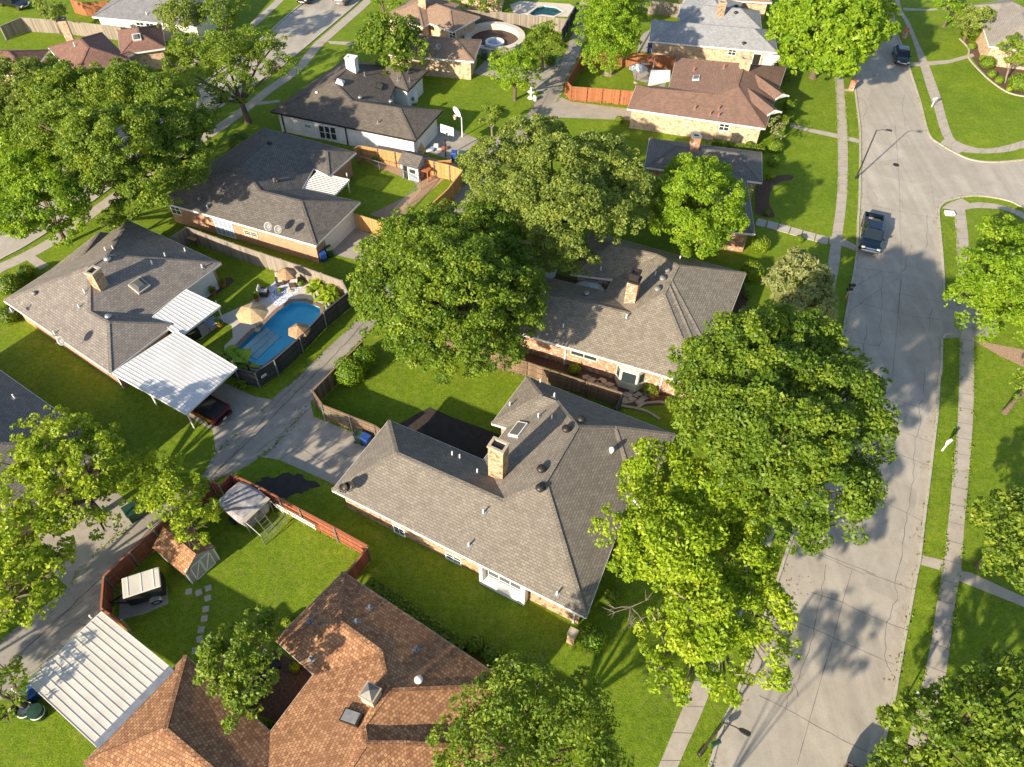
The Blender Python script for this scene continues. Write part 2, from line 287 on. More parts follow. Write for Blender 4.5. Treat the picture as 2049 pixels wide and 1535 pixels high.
# ================================================================== ground, streets
def P(l, z=0.): return [G(x, y, z) for x, y in l]
POOL = P([(473,697),(507,663),(517,660),(556,622),(571,612),(583,604),(609,603),(641,615),(643,634),(636,648),(528,733),(510,733),(478,708)])
POOL2 = P([(1058,28),(1075,15),(1088,12),(1112,15),(1128,24),(1108,33),(1085,30),(1066,33)])
g = MB(); B = 420.
g.ngon([(-B, -60, 0), (B, -60, 0), (B, 520, 0), (-B, 520, 0)], [[tuple(p) for p in reversed(POOL)], [tuple(p) for p in reversed(POOL2)]])
struct('lawn_ground', g, 'grass')
def sheet(name, pts, mat, z, smooth=False, holes=()):
    p = [Vector((q.x, q.y, z)) for q in (crom(pts, 5) if smooth else pts)]
    return struct(name, MB().ngon(p, [[(h.x, h.y, z) for h in hh] for hh in holes]), mat)
def ribbon(mb, cl, w_, z, h=0.):
    cl = [Vector((p.x, p.y, 0)) for p in cl]
    for i in range(len(cl)-1):
        pass
    L, R = [], []
    for i, p in enumerate(cl):
        d = (cl[min(i+1, len(cl)-1)]-cl[max(i-1, 0)]); d.z = 0; d.normalize(); n = Vector((-d.y, d.x, 0))*w_/2
        L.append(p+n); R.append(p-n)
    for i in range(len(cl)-1):
        a, b, c, d = R[i], R[i+1], L[i+1], L[i]
        if h:
            i0 = len(mb.v); mb.v += [(q.x, q.y, zz) for zz in (0, z+h) for q in (a, b, c, d)]
            for f in ((4, 5, 6, 7), (0, 1, 5, 4), (2, 3, 7, 6)): mb.f.append(tuple(i0+k for k in f)); mb.t.append(.5)
        else: mb.poly([(q.x, q.y, z) for q in (a, b, c, d)])
    return mb
LK = [(1419,1535),(1447,1447),(1475,1386),(1520,1262),(1559,1150),(1569,1119),(1612,985),(1650,840),(1680,705),(1685,677),(1696,612),(1705,566),(1714,509),(1717,439),(1720,387),(1721,284),(1719,245),(1711,181),(1702,110),(1694,50),(1690,0),(1688,-40)]
RK1 = [(1775,-40),(1782,0),(1794,65),(1807,98),(1822,145),(1840,201),(1853,253),(1863,276),(1881,289),(1912,307),(1943,320),(1985,325),(2049,320),(2130,305)]
RK2 = [(2130,445),(2049,416),(2023,404),(1990,396),(1954,392),(1923,395),(1894,403),(1881,414),(1878,426),(1880,457),(1885,509),(1888,561),(1888,594)]
RK3 = [(1884,677),(1883,741),(1879,760),(1875,825),(1869,876),(1858,967),(1848,1044),(1839,1121),(1834,1145),(1822,1210),(1809,1279),(1799,1333),(1789,1393),(1774,1455),(1765,1494),(1752,1540),(1730,1620)]
LKw = crom(P([(1385,1640)]+LK), 4); RK1w = crom(P(RK1), 4); RK2w = crom(P(RK2), 4); RK3w = crom(P(RK3), 4)
road = sheet('street', LKw+RK1w+RK2w+RK3w, 'road', .006)
kb = MB()
for l in (LKw, RK1w, RK2w): ribbon(kb, l, .2, .1, .001)
tl = P([(1905,668),(1893,670),(1887,677)]); ribbon(kb, crom(tl+RK3w[:1], 3)+RK3w[1:], .2, .1, .001)
struct('street_kerb', kb, 'kerb')
gt = MB()
for l, sgn in ((LKw, -1), (RK2w, -1), (RK3w, -1), (RK1w, -1)):
    off = []
    for i, p in enumerate(l):
        d = (l[min(i+1, len(l)-1)]-l[max(i-1, 0)]); d.z = 0; d.normalize(); off.append(p+Vector((d.y, -d.x, 0))*.42)
    ribbon(gt, off, .55, .0095)
struct('street_gutter', gt, 'walk')
sheet('side_driveway', P([(1886,594),(1990,600),(1995,672),(1884,677)]), 'drive', .011)
# joints + cracks of the street
cr = MB()
def crack(pl, w_=.036, jag=.12, z=.0125):
    p = P(pl); out = [p[0]]
    for a, b in zip(p, p[1:]):
        n = max(2, int((b-a).length/.6)); d = (b-a).normalized(); q = Vector((-d.y, d.x, 0))
        for k in range(1, n+1): out.append(a.lerp(b, k/n)+(q*random.uniform(-jag, jag) if k < n else Vector()))
    for i in range(len(out)-1): ribbon(cr, out[i:i+2], w_*random.uniform(.6, 1.3), z)
for l in [[(1862,1050),(1848,1080),(1815,1090)][:2],
    [(1848,800),(1838,815),(1843,845),(1836,870),(1831,890),(1829,960),(1820,1000),(1815,1040),(1805,1090),(1800,1130),(1794,1150),(1790,1175),(1796,1200),(1783,1225),(1774,1245),(1773,1300),(1772,1322),(1783,1345)],
    [(1652,1130),(1645,1190),(1636,1215),(1628,1260),(1622,1285),(1611,1320),(1598,1360)],
    [(1762,575),(1765,600),(1762,620),(1761,660),(1765,680),(1757,700)],[(1801,400),(1808,412)],
    [(1705,577),(1735,560),(1762,543),(1765,575)],[(1765,575),(1790,560),(1800,553)],[(1700,625),(1730,600),(1762,578)],
    [(1825,490),(1812,530),(1805,545)],[(1804,560),(1800,600),(1796,625),(1802,650)],[(1734,650),(1735,670),(1728,700),(1720,712)],
    [(1855,430),(1857,460),(1853,495)],[(1867,615),(1860,640),(1858,665)],[(1588,1368),(1575,1395),(1572,1415)],[(1588,1368),(1597,1395)],
    [(1726,200),(1735,215),(1728,240)],[(1811,190),(1805,215),(1810,240),(1812,258)],[(1850,740),(1848,770),(1847,790)],[(1747,385),(1757,400)],[(1762,430),(1765,460),(1762,520)]]: crack(l)
for l in [[(1623,1185),(1685,1205),(1725,1225),(1772,1245),(1808,1258)],[(1578,1237),(1626,1258),(1668,1277),(1765,1320),(1790,1330)],[(1519,1392),(1567,1415),(1617,1443),(1683,1480),(1735,1505)],
    [(1720,405),(1760,415),(1810,425),(1875,437)],[(1700,602),(1765,617),(1820,632),(1884,640)],[(1798,587),(1850,598),(1885,605)],[(1720,245),(1760,250),(1830,262)],
    [(1740,995),(1790,1015),(1846,1043)],[(1650,1110),(1700,1130),(1750,1150)],[(1795,860),(1838,876),(1863,885)],[(1785,798),(1840,815),(1866,825)],[(1800,910),(1860,932)],
    [(1713,325),(1780,330)],[(1705,534),(1800,548)],[(1703,684),(1760,692)],[(1730,1145),(1832,1182)],[(1640,1110),(1730,1150)]]: crack(l, .032, .03)
for l in [[(1705,1140),(1690,1190),(1665,1285),(1640,1370),(1620,1440),(1595,1530)],[(1800,440),(1803,480),(1803,560),(1795,650),(1785,760)],[(1790,240),(1795,300),(1800,380),(1801,440)],[(1860,350),(1872,420)]]: crack(l, .03, .01)
cr.build('seam_lines', 'crack', road)
mh = MB().lathe([(.36, 0), (.36, .006), (.30, .008), (0.01, .009)], tuple(G(1793, 330)+Vector((0, 0, .008))), 20).build('manhole_cover', 'dark'); tag(mh, 'round dark manhole cover in the street right of the tall lamp', 'manhole cover')
# west and east walks
def band(name, lp, rp, mat, z, joints=None):
    l, r = P(lp), P(rp); o = sheet(name, crom(l, 4)+list(reversed(crom(r, 4))), mat, z)
    if joints:
        jm = MB(); a, b = crom(l, 8), crom(r, 8)
        ln = [0]
        for i in range(1, len(a)): ln.append(ln[-1]+(a[i]-a[i-1]).length)
        s = joints
        lr = [0]
        for i in range(1, len(b)): lr.append(lr[-1]+(b[i]-b[i-1]).length)
        def at(pts, lens, t):
            for i in range(1, len(pts)):
                if lens[i] >= t: return pts[i-1].lerp(pts[i], (t-lens[i-1])/max(1e-6, lens[i]-lens[i-1]))
            return pts[-1]
        while s < ln[-1]:
            ribbon(jm, [at(a, ln, s), at(b, lr, s*lr[-1]/ln[-1])], .035, z+.004); s += joints
        jm.build('joint_lines', 'crack', o)
    return o
band('west_sidewalk', [(1270,1640),(1317,1535),(1345,1468),(1363,1424),(1420,1290),(1500,1110),(1570,930),(1615,780),(1642,650),(1653,560),(1659,509),(1665,470),(1675,387),(1676,269),(1670,152),(1662,60),(1655,-20)],
     [(1310,1640),(1356,1535),(1378,1485),(1404,1427),(1455,1300),(1530,1120),(1597,935),(1636,782),(1651,665),(1670,579),(1680,525),(1685,473),(1695,387),(1696,279),(1689,180),(1682,90),(1675,-20)], 'walk', .018, 1.8)
band('east_sidewalk', [(1782,-40),(1791,5),(1811,45),(1827,83),(1840,127),(1856,181),(1869,217),(1879,253),(1890,279),(1905,293),(1925,304),(1955,307),(1985,307),(2023,303),(2049,296),(2130,278)],
     [(1793,-40),(1803,15),(1820,45),(1835,80),(1858,129),(1881,191),(1894,238),(1907,274),(1920,285),(1938,292),(1960,297),(1985,297),(2010,292),(2030,287),(2049,281),(2130,262)], 'walk', .018, 1.8)
sheet('corner_ramp', P([(1879,287),(1890,279),(1925,304),(1914,309)]), 'walk', .0145)
band('lower_sidewalk', [(1909,421),(1912,470),(1915,525),(1919,600),(1920,672),(1919,770),(1918,799),(1915,858),(1907,941),(1900,1018),(1889,1119),(1884,1148),(1872,1222),(1861,1295),(1840,1390),(1825,1450),(1800,1560)],
     [(1931,420),(1937,470),(1940,519),(1946,600),(1949,685),(1949,770),(1949,786),(1945,868),(1936,979),(1930,1044),(1923,1142),(1919,1163),(1907,1235),(1900,1300),(1884,1398),(1865,1480),(1840,1580)], 'walk', .018, 1.7)
sheet('north_ramp', P([(1884,417),(1897,407),(1925,397),(1943,409),(1931,420),(1909,421)]), 'walk', .0145)
band('corner_sidewalk', [(1931,420),(1950,417),(1972,417),(2011,421),(2049,439),(2130,480)], [(1941,407),(1955,405),(1972,406),(2000,410),(2049,426),(2130,462)], 'walk', .0225, 1.8)
sheet('east_crosswalk', P([(1840,1110),(1887,1121),(1885,1142),(1838,1129)]), 'walk', .0145)
sheet('east_entry_walk', P([(1921,1142),(1943,1146),(2049,1195),(2120,1235),(2120,1252),(2040,1211),(1919,1163)]), 'walk', .0145)
sheet('east_house_walk', P([(1822,125),(1852,124),(1900,120),(1946,107),(1950,113),(1900,127),(1855,132),(1822,133)]), 'walk', .0145)
sheet('far_east_walk', P([(1807,16),(1850,18),(1890,16),(1890,20),(1850,22),(1808,21)]), 'walk', .0145)
sheet('entry_walk', crom(P([(1582,247),(1620,257),(1676,268),(1719,279)]), 3)+list(reversed(crom(P([(1580,254),(1618,264),(1676,277),(1719,287)]), 3))), 'walk', .0145)
sheet('garden_walk', P([(1660,473),(1690,478),(1714,492),(1714,503),(1685,492),(1659,487)]), 'walk', .0145)
sheet('mailbox_walk', P([(1689,178),(1707,178),(1707,183),(1690,183)]), 'walk', .0145)
sheet('front_walk', P([(1375,1215),(1437,1236),(1525,1254),(1522,1268),(1435,1250),(1372,1229)]), 'walk', .0145)
slab = MB()
for a, b in (((1517,437),(1535,442)),((1537,442),(1558,447)),((1560,448),(1582,454)),((1584,455),(1606,461)),((1608,462),(1632,468)),((1634,469),(1658,475))):
    p, q = G(*a), G(*b); d = (q-p); n = Vector((-d.y, d.x, 0)).normalized()*1.25
    slab.hexa([(p-n).to_tuple(), q-n, q, p]+[Vector((v.x, v.y, .05)) for v in (p-n, q-n, q, p)])
struct('slab_path', slab, M['white'] if False else 'kerb')
# alley and driveways
AL = [(-60,1355),(0,1282),(70,1228),(142,1170),(165,1130),(240,1070),(330,1005),(406,948),(429,910),(500,844),(561,783),(578,770),(645,707),(720,634),(790,548),(860,458),(930,370),(1000,298),(1034,261),(1082,184),(1105,148),(1126,113),(1143,68),(1155,34),(1162,-10)]
AR = [(-60,1450),(0,1402),(51,1361),(205,1232),(215,1155),(250,1125),(340,1050),(420,968),(480,940),(551,890),(624,801),(657,745),(735,667),(830,560),(900,470),(950,395),(1000,330),(1050,290),(1079,248),(1121,192),(1134,158),(1158,113),(1168,79),(1180,35),(1190,-10)]
al = sheet('alley', crom(P(AL), 3)+list(reversed(crom(P(AR), 3))), 'alley', .006)
cr = MB()
mid = [((a[0]+b[0])/2, (a[1]+b[1])/2) for a, b in zip([(0,1282),(142,1170),(330,1005),(406,948),(500,844),(561,783),(645,707),(720,634)], [(40,1375),(205,1200),(380,1010),(440,960),(545,875),(620,790),(665,745),(735,660)])]
crack(mid, .08, .06, .0185)
crack([(830,540),(900,440),(960,360),(1030,283),(1080,220),(1100,180),(1140,110),(1160,60)], .07, .05, .0185)
crack([(300,1060),(420,960),(500,870),(560,800),(624,735)], .05, .08, .0185)
for l in [[(560,920),(610,885),(645,850)],[(590,890),(640,920),(660,935)],[(500,915),(585,850),(640,800)],[(668,905),(700,915),(715,910)],[(655,880),(685,888)],[(50,1290),(110,1240),(200,1180)],[(20,1335),(100,1275),(190,1215)],[(30,1370),(110,1310),(195,1250)]]: crack(l, .04, .06, .0185)
cr.build('seam_lines', 'crack', al)
sheet('driveway_carport', P([(447,765),(508,793),(545,800),(490,855),(432,905),(426,862),(380,835),(300,790),(225,735),(310,660),(390,700)]), 'drive', .011)
sheet('driveway_main', P([(620,801),(628,834),(711,867),(800,900),(690,975),(668,969),(558,920),(520,914),(480,925),(560,850)]), 'drive', .011)
sheet('driveway_brick', P([(700,452),(768,479),(800,490),(770,540),(735,526),(667,509),(635,505),(640,460)]), 'drive', .011)
sheet('driveway_white', P([(862,250),(896,254),(970,284),(1025,262),(1010,300),(985,330),(935,322),(905,320),(835,300)]), 'drive', .011)
sheet('driveway_far', P([(1116,190),(1140,203),(1265,219),(1300,225),(1265,241),(1084,234)]), 'drive', .0145)
sheet('driveway_tan', P([(945,147),(975,118),(1010,128),(1070,140),(1125,113),(1085,190),(1058,172),(1020,160)]), 'drive', .011)
sheet('driveway_west', P([(60,1035),(235,985),(290,1040),(170,1140),(145,1185),(110,1150)]), 'drive', .011)
sheet('driveway_bluegrey', P([(1283,70),(1300,60),(1310,105),(1275,103)]), 'drive', .011)
sheet('trailer_pad', P([(238,1242),(240,1180),(335,1175),(337,1208),(290,1228)]), 'drive', .011)
# top left street
L2 = [(760,-80),(715,-30),(640,-10),(598,13),(528,74),(470,118),(400,170),(280,235),(160,305),(60,390),(-40,470)][2:]
R2 = [(742,-25),(713,8),(635,74),(584,117),(510,175),(430,222),(300,318),(155,425),(55,490),(0,520),(-60,560)]
L2w, R2w = crom(P(L2), 4), crom(P(R2), 4)
sheet('far_street', L2w+list(reversed(R2w)), 'road', .006)
kb = MB(); ribbon(kb, L2w, .2, .1, .001); ribbon(kb, R2w, .2, .1, .001); struct('far_street_kerb', kb, 'kerb')
c2 = crom(P([(760,-25),(736,2),(652,76),(637,89),(594,140),(541,178),(495,215),(430,262),(290,352),(180,430),(114,478),(43,517),(0,537),(-60,575)]), 4)
struct('far_sidewalk', ribbon(MB(), c2, 1.35, .018), 'walk')
c3 = crom(P([(560,0),(500,55),(440,95),(380,130)]), 4); struct('far_west_sidewalk', ribbon(MB(), c3, 1.2, .018), 'walk')
sheet('far_entry_path', P([(655,82),(700,84),(720,90),(700,91),(660,88)]), 'walk', .0145)
sheet('far_house_path', P([(505,205),(560,200),(560,205),(505,212)]), 'walk', .0145)
sheet('left_house_path', P([(52,520),(68,510),(98,530),(80,540)]), 'walk', .0145)
# beds, decks
sheet('pool_deck_floor', P([(392,655),(446,630),(500,606),(540,575),(556,556),(570,552),(610,560),(640,580),(668,622),(660,650),(640,655),(528,745),(500,740),(480,735),(449,703),(449,692),(466,676),(464,652),(448,645),(400,680)]), 'deck', .011, False, [list(reversed(POOL))])
sheet('mulch_bed_wall', P([(925-500+5,560),(462,555),(470,563),(430,592),(405,600)]), 'soil', .011)
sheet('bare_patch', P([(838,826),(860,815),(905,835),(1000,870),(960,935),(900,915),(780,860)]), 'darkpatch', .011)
sheet('dark_patch', [G(565, 974)+Vector(((2.1+.5*math.sin(3*a+1)+.25*math.sin(7*a)+.12*math.sin(17*a))*math.cos(a), (1.15+.25*math.sin(2*a)+.15*math.sin(9*a)+.08*math.sin(19*a))*math.sin(a), 0)) for a in [2*math.pi*k/90 for k in range(90)]], 'darkpatch', .010)  # irregular dark blotch laid flat on the ground
sheet('garden_bed', P([(1060,690),(1345,775),(1345,790),(1290,800),(1240,790),(1130,745),(1010,712)]), 'soil', .010)
sheet('flag_bed', P([(1238,778),(1330,790),(1335,810),(1270,815),(1240,805)]), 'soil', .0115)
sheet('play_yard', P([(725,318),(800,300),(920,330),(870,375),(790,445),(740,430),(838,380),(830,365),(745,330)]), 'chips', .010)
sheet('mulch_bed_tree', P([(1945,680),(2049,700),(2100,720),(2049,735),(2000,712)]), 'chips', .010)
sheet('mulch_bed_east', crom(P([(1920,75),(1938,100),(1945,115),(1965,142),(1988,165),(2020,185),(2060,195)]), 4)+P([(2060,120),(1990,100),(1945,85)]), 'soil', .010)
kb = MB(); ribbon(kb, crom(P([(1920,78),(1938,98),(1938,116),(1958,140),(1985,165),(2020,187),(2060,195)]), 4), .2, .1, .001); struct('bed_edging', kb, 'kerb')
sheet('mulch_bed_garden', crom(P([(1512,372),(1530,360),(1555,352),(1580,350),(1589,354),(1582,360),(1562,364),(1545,378),(1539,396),(1541,412),(1550,428),(1546,436),(1525,434)]), 3)+P([(1510,425)]), 'soil', .010)
sheet('mulch_bed_front', P([(1480,545),(1498,600),(1470,650),(1440,640),(1470,570)]), 'soil', .010)
sheet('patio_tan', P([(1260,125),(1345,130),(1330,175),(1270,160)]), 'drive', .010)
sheet('patio_brown_house', P([(548,1300),(640,1350),(560,1450),(500,1420),(520,1340)]), 'soil', .010)
sheet('yard_dirt', P([(1095,540),(1150,560),(1210,590),(1150,600),(1070,560)]), 'soil', .010)
kb = MB(); ribbon(kb, crom(P([(1240,812),(1290,822),(1320,840)]), 4), .2, .1, .001); ribbon(kb, crom(P([(1275,817),(1290,808),(1320,805),(1345,810)]), 4), .2, .1, .001); struct('garden_edging', kb, 'stone')
# ================================================================== houses
HS = json.loads(HOUSES)
M['sh_taupe'] = shingle('taupe_shingle', (.215, .185, .15), (.285, .25, .205), (.18, .165, .145))
M['sh_brown'] = shingle('brown_shingle', (.24, .205, .16), (.34, .30, .24), (.21, .185, .15))
M['sh_tile'] = shingle('orange_tile', (.24, .11, .055), (.50, .28, .145), (.26, .14, .08), .4, .2, .2)
M['sh_left'] = shingle('grey_brown_shingle', (.205, .18, .16), (.285, .255, .225), (.2, .175, .155))
M['sh_dark'] = shingle('charcoal_shingle', (.13, .115, .10), (.19, .17, .15), (.115, .105, .10))
M['sh_dark2'] = shingle('dark_grey_shingle', (.125, .105, .085), (.175, .15, .125), (.10, .09, .085))
M['sh_tanfar'] = shingle('tan_shingle', (.30, .20, .14), (.38, .27, .19), (.24, .15, .10))
M['sh_rust'] = shingle('red_brown_shingle', (.22, .135, .10), (.29, .18, .135), (.2, .13, .1))
M['sh_maroon'] = shingle('maroon_shingle', (.22, .12, .09), (.29, .165, .125), (.16, .1, .08))
M['sh_light'] = shingle('light_grey_shingle', (.30, .31, .32), (.38, .39, .40), (.26, .27, .29))
M['sh_grey'] = shingle('grey_shingle', (.20, .20, .21), (.26, .26, .27), (.2, .2, .21))
M['sh_slate'] = shingle('slate_shingle', (.16, .145, .13), (.21, .195, .175), (.14, .135, .125))
M['sh_warm'] = shingle('warm_grey_shingle', (.30, .27, .23), (.36, .33, .29), (.27, .24, .2))
M['br_tan'] = bricks('tan_brick', (.40, .26, .15), (.54, .39, .24), (.40, .33, .25), .26, .085, .012, .2, (.3, .15, .08), 2., c3=(.2, .1, .06), dist=.01)
M['br_red'] = bricks('red_brick', (.36, .12, .05), (.52, .22, .10), (.4, .33, .26), .26, .085, .012, .0, c3=(.55, .50, .42), dist=.01)
M['br_orange'] = bricks('orange_brick', (.42, .20, .10), (.54, .29, .16), (.42, .34, .26), .26, .085, .012, .2, (.3, .14, .08), 2., dist=.01)
M['br_pale'] = bricks('pale_brick', (.58, .42, .26), (.66, .52, .36), (.5, .42, .32), .26, .085, .012, .2, (.4, .2, .12), 2., c3=(.42, .24, .14), dist=.01)
M['br_white'] = bricks('painted_brick', (.76, .76, .76), (.80, .80, .80), (.66, .66, .67), .26, .085, .008, .1, (.6, .6, .6), 2., dist=.006)
def inset(L, d):
    n = len(L); out = []
    for i in range(n):
        a, b, c = L[i-1], L[i], L[(i+1) % n]
        d1 = Vector((b.x-a.x, b.y-a.y)).normalized(); d2 = Vector((c.x-b.x, c.y-b.y)).normalized()
        n1 = Vector((-d1.y, d1.x)); n2 = Vector((-d2.y, d2.x)); k = 1+n1.dot(n2)
        m = (n1+n2)*(d/max(k, .35)); out.append(Vector((b.x+m.x, b.y+m.y, 0)))
    return out
class House:
    def __init__(s, name, label, faces, loops, roof, wall, trim='white', group=None, cat='house'):
        s.faces = faces; allp = [p for f in faces for p in f]
        c = sum(allp, Vector())/len(allp); s.o = thing(name, label, cat, (round(c.x, 2), round(c.y, 2), 0), 0, group); s.loops = []
        m = MB()
        for f in faces: m.ngon(f)
        s.roof = m.build('roof', roof, s.o, True)
        # ridge caps
        mc = MB(); ed = {}
        for i, f in enumerate(faces):
            for k in range(len(f)):
                a, b = f[k], f[(k+1) % len(f)]; key = tuple(sorted((tuple(round(t, 2) for t in a), tuple(round(t, 2) for t in b)))); ed.setdefault(key, []).append((i, a, b))
        for key, l in ed.items():
            if len(l) == 2:
                a, b = l[0][1], l[0][2]; fa, fb = faces[l[0][0]], faces[l[1][0]]
                mid = (a+b)/2; ca = sum(fa, Vector())/len(fa); cb = sum(fb, Vector())/len(fb); na = Vector()
                for k in range(len(fa)): na += fa[k].cross(fa[(k+1) % len(fa)])
                if na.z < 0: na = -na
                if (cb-mid).dot(na) < 0: mc.bar(a+Vector((0, 0, .012)), b+Vector((0, 0, .006)), .26, .035)
        if mc.v: mc.build('ridge_cap', roof, s.roof, True)
        fm, wm, sm = MB(), MB(), MB(); s.w = []
        for L in loops:
            if sum((L[i].x*L[(i+1) % len(L)].y-L[(i+1) % len(L)].x*L[i].y) for i in range(len(L))) < 0: L = L[::-1]
            n = len(L)
            for i in range(n):
                a, b = L[i], L[(i+1) % n]; d = Vector((b.x-a.x, b.y-a.y, 0)).normalized(); o = Vector((d.y, -d.x, 0))*.03
                za, zb = a.z-.012, b.z-.012
                fm.hexa([a-o*.3+Vector((0, 0, -.21)), a+o+Vector((0, 0, -.21)), b+o+Vector((0, 0, -.21)), b-o*.3+Vector((0, 0, -.21)),
                         Vector((a.x-o.x*.3, a.y-o.y*.3, za)), Vector((a.x+o.x, a.y+o.y, za)), Vector((b.x+o.x, b.y+o.y, zb)), Vector((b.x-o.x*.3, b.y-o.y*.3, zb))])
            I = inset(L, .5)
            for i in range(n):
                a, b = I[i], I[(i+1) % n]; za = min(L[i].z, 3.2)-.08; zb = min(L[(i+1) % n].z, 3.2)-.08
                wm.poly([(a.x, a.y, 0), (b.x, b.y, 0), (b.x, b.y, zb), (a.x, a.y, za)]); s.w.append((a, b))
            sm.ngon([Vector((p.x, p.y, 2.5)) for p in inset(L, .02)], up=False)
        s.wall = wm.build('wall', wall, s.o, True); fm.build('fascia', trim, s.roof, True); sm.build('soffit', trim, s.roof, True)
    def on(s, x, y):
        """roof point + normal under a photo pixel"""
        k = ray(x, y); best = None
        for f in s.faces:
            n = Vector()
            for i in range(len(f)): n += f[i].cross(f[(i+1) % len(f)])
            n.normalize()
            if n.z < 0: n = -n
            t = (f[0]-CAM).dot(n)/k.dot(n); p = CAM+k*t; ok = 0
            q = [(v.x, v.y) for v in f]
            for i in range(len(q)):
                (x1, y1), (x2, y2) = q[i], q[i-1]
                if (y1 > p.y) != (y2 > p.y) and p.x < (x2-x1)*(p.y-y1)/(y2-y1)+x1: ok ^= 1
            if ok and (best is None or t < best[0]): best = (t, p, n)
        if best is None:
            p = G(x, y, 3.4); return p, Vector((0, 0, 1))
        return best[1], best[2]
    def hit(s, x, y):
        k = ray(x, y); best = None
        for a, b in s.w:
            d = Vector((b.x-a.x, b.y-a.y, 0)); L = d.length
            if L < .3: continue
            d /= L; n = Vector((d.y, -d.x, 0))
            if k.dot(n) >= 0: continue
            t = (a-CAM).dot(n)/k.dot(n); p = CAM+k*t; u = (p-a).dot(d)
            if -1. < p.z < 3.2 and -.3 < u < L+.3 and (best is None or t < best[0]): best = (t, p, d, n)
        return best
    def window(s, x, y, w_, h_, name='window', mat='glass', frame='white', sill=None, mull=1):
        r = s.hit(x, y)
        if not r: return None
        _, p, d, n = r; zc = min(max(p.z, h_/2+.02), 2.45-h_/2) if sill is None else sill+h_/2
        c = Vector((p.x, p.y, zc)); z = Vector((0, 0, 1))
        def slab(mb, u0, u1, v0, v1, o0, o1):
            q = [c+d*u+z*v+n*o for v in (v0, v1) for u, o in ((u0, o1), (u1, o1), (u1, o0), (u0, o0))]; mb.hexa(q)
        m = MB(); t = .09
        slab(m, -w_/2, w_/2, h_/2-t, h_/2, -.05, .06); slab(m, -w_/2, w_/2, -h_/2, -h_/2+t, -.05, .09)
        slab(m, -w_/2, -w_/2+t, -h_/2+t, h_/2-t, -.05, .055); slab(m, w_/2-t, w_/2, -h_/2+t, h_/2-t, -.05, .055)
        for k in range(mull):
            u = -w_/2+w_*(k+1)/(mull+1); slab(m, u-.03, u+.03, -h_/2+t, h_/2-t, -.03, .045)
        if name == 'window': slab(m, -w_/2+t, w_/2-t, -.03, .03, -.03, .04)
        f = m.build(name if mat != 'glass' or name != 'window' else 'window', frame, s.o, True)
        g_ = MB(); slab(g_, -w_/2+t, w_/2-t, -h_/2+t, h_/2-t, -.04, .02); g_.build('panel' if name == 'garage_door' else 'pane', mat, f, True); return f
    def pipe(s, x, y, h_=.45, r=.06, mat='white', flash=True):
        p, n = s.on(x, y); m = MB().tube([p, p+Vector((0, 0, h_))], r, 8)
        o = m.build('vent_pipe', mat, s.roof, True)
        if flash:
            q = MB(); a = Vector((-n.y, n.x, 0)).normalized() if abs(n.z) < .99 else Vector((1, 0, 0)); b = n.cross(a); c = p+n*.015
            q.hexa([c-a*.2-b*.2, c+a*.2-b*.2, c+a*.2+b*.2, c-a*.2+b*.2]+[v+n*.02 for v in (c-a*.2-b*.2, c+a*.2-b*.2, c+a*.2+b*.2, c-a*.2+b*.2)]); q.build('flashing', 'grey', s.roof, True)
    def turbine(s, x, y, mat='grey', r=.2, h_=.35):
        p, n = s.on(x, y); p = p-Vector((0, 0, .1))
        MB().lathe([(r*.75, 0), (r*.75, h_*.55), (r*1.15, h_*.6), (r*1.3, h_*.85), (r*1.1, h_*1.15), (r*.5, h_*1.35), (.02, h_*1.4)], p, 14).build('turbine_vent', mat, s.roof, True, smooth=True)
    def chimney(s, x, y, x2, y2, w_, d_, rz, mat, cap='stone', pot=True, name='chimney'):
        """(x,y) pixel of the middle of its foot, (x2,y2) of its top"""
        p, n = s.on(x, y); best = min((abs((G(x2, y2, h)-p).length_squared-(h-p.z)**2), h) for h in [p.z+.05*i for i in range(8, 90)]); h = best[1]
        m = MB().box((p.x, p.y, (h+p.z-.8)/2), (w_, d_, h-p.z+.8), rz); o = m.build(name, mat, s.o, True)
        c = MB(); cs, sn = math.cos(rz), math.sin(rz)
        def W(u, v, z): return (p.x+u*cs-v*sn, p.y+u*sn+v*cs, z)
        t = .13
        for (u0, u1, v0, v1) in ((-w_/2-.06, w_/2+.06, -d_/2-.06, -d_/2+t), (-w_/2-.06, w_/2+.06, d_/2-t, d_/2+.06), (-w_/2-.06, -w_/2+t, -d_/2+t, d_/2-t), (w_/2-t, w_/2+.06, -d_/2+t, d_/2-t)):
            c.hexa([W(u0, v0, h), W(u1, v0, h), W(u1, v1, h), W(u0, v1, h), W(u0, v0, h+.16), W(u1, v0, h+.16), W(u1, v1, h+.16), W(u0, v1, h+.16)])
        c.build('chimney_cap', cap, o, True)
        if pot: MB().box((p.x, p.y, h+.012), (w_-.3, d_-.3, .02), rz).build('flue', 'black', o, True)
        return p, h, o
    def skylight(s, x, y, w_, l, mat='skylight', frame='tan', lift=.16, dome=False):
        p, n = s.on(x, y); a = Vector((-n.y, n.x, 0)).normalized(); b = n.cross(a); q = MB(); c = p
        R = [c-a*w_/2-b*l/2, c+a*w_/2-b*l/2, c+a*w_/2+b*l/2, c-a*w_/2+b*l/2]
        q.hexa([v-n*.05 for v in R]+[v+n*lift for v in R]); o = q.build('skylight', frame, s.roof, True)
        g_ = MB(); k = .84; R2 = [c+(v-c)*k for v in R]; T = [v+n*(lift+.01) for v in R2]; U = [c+(v-c)*(.5 if dome else .97)+n*(lift+(.16 if dome else .03)) for v in R2]
        g_.hexa(T+U); g_.build('pane', mat, o, True)
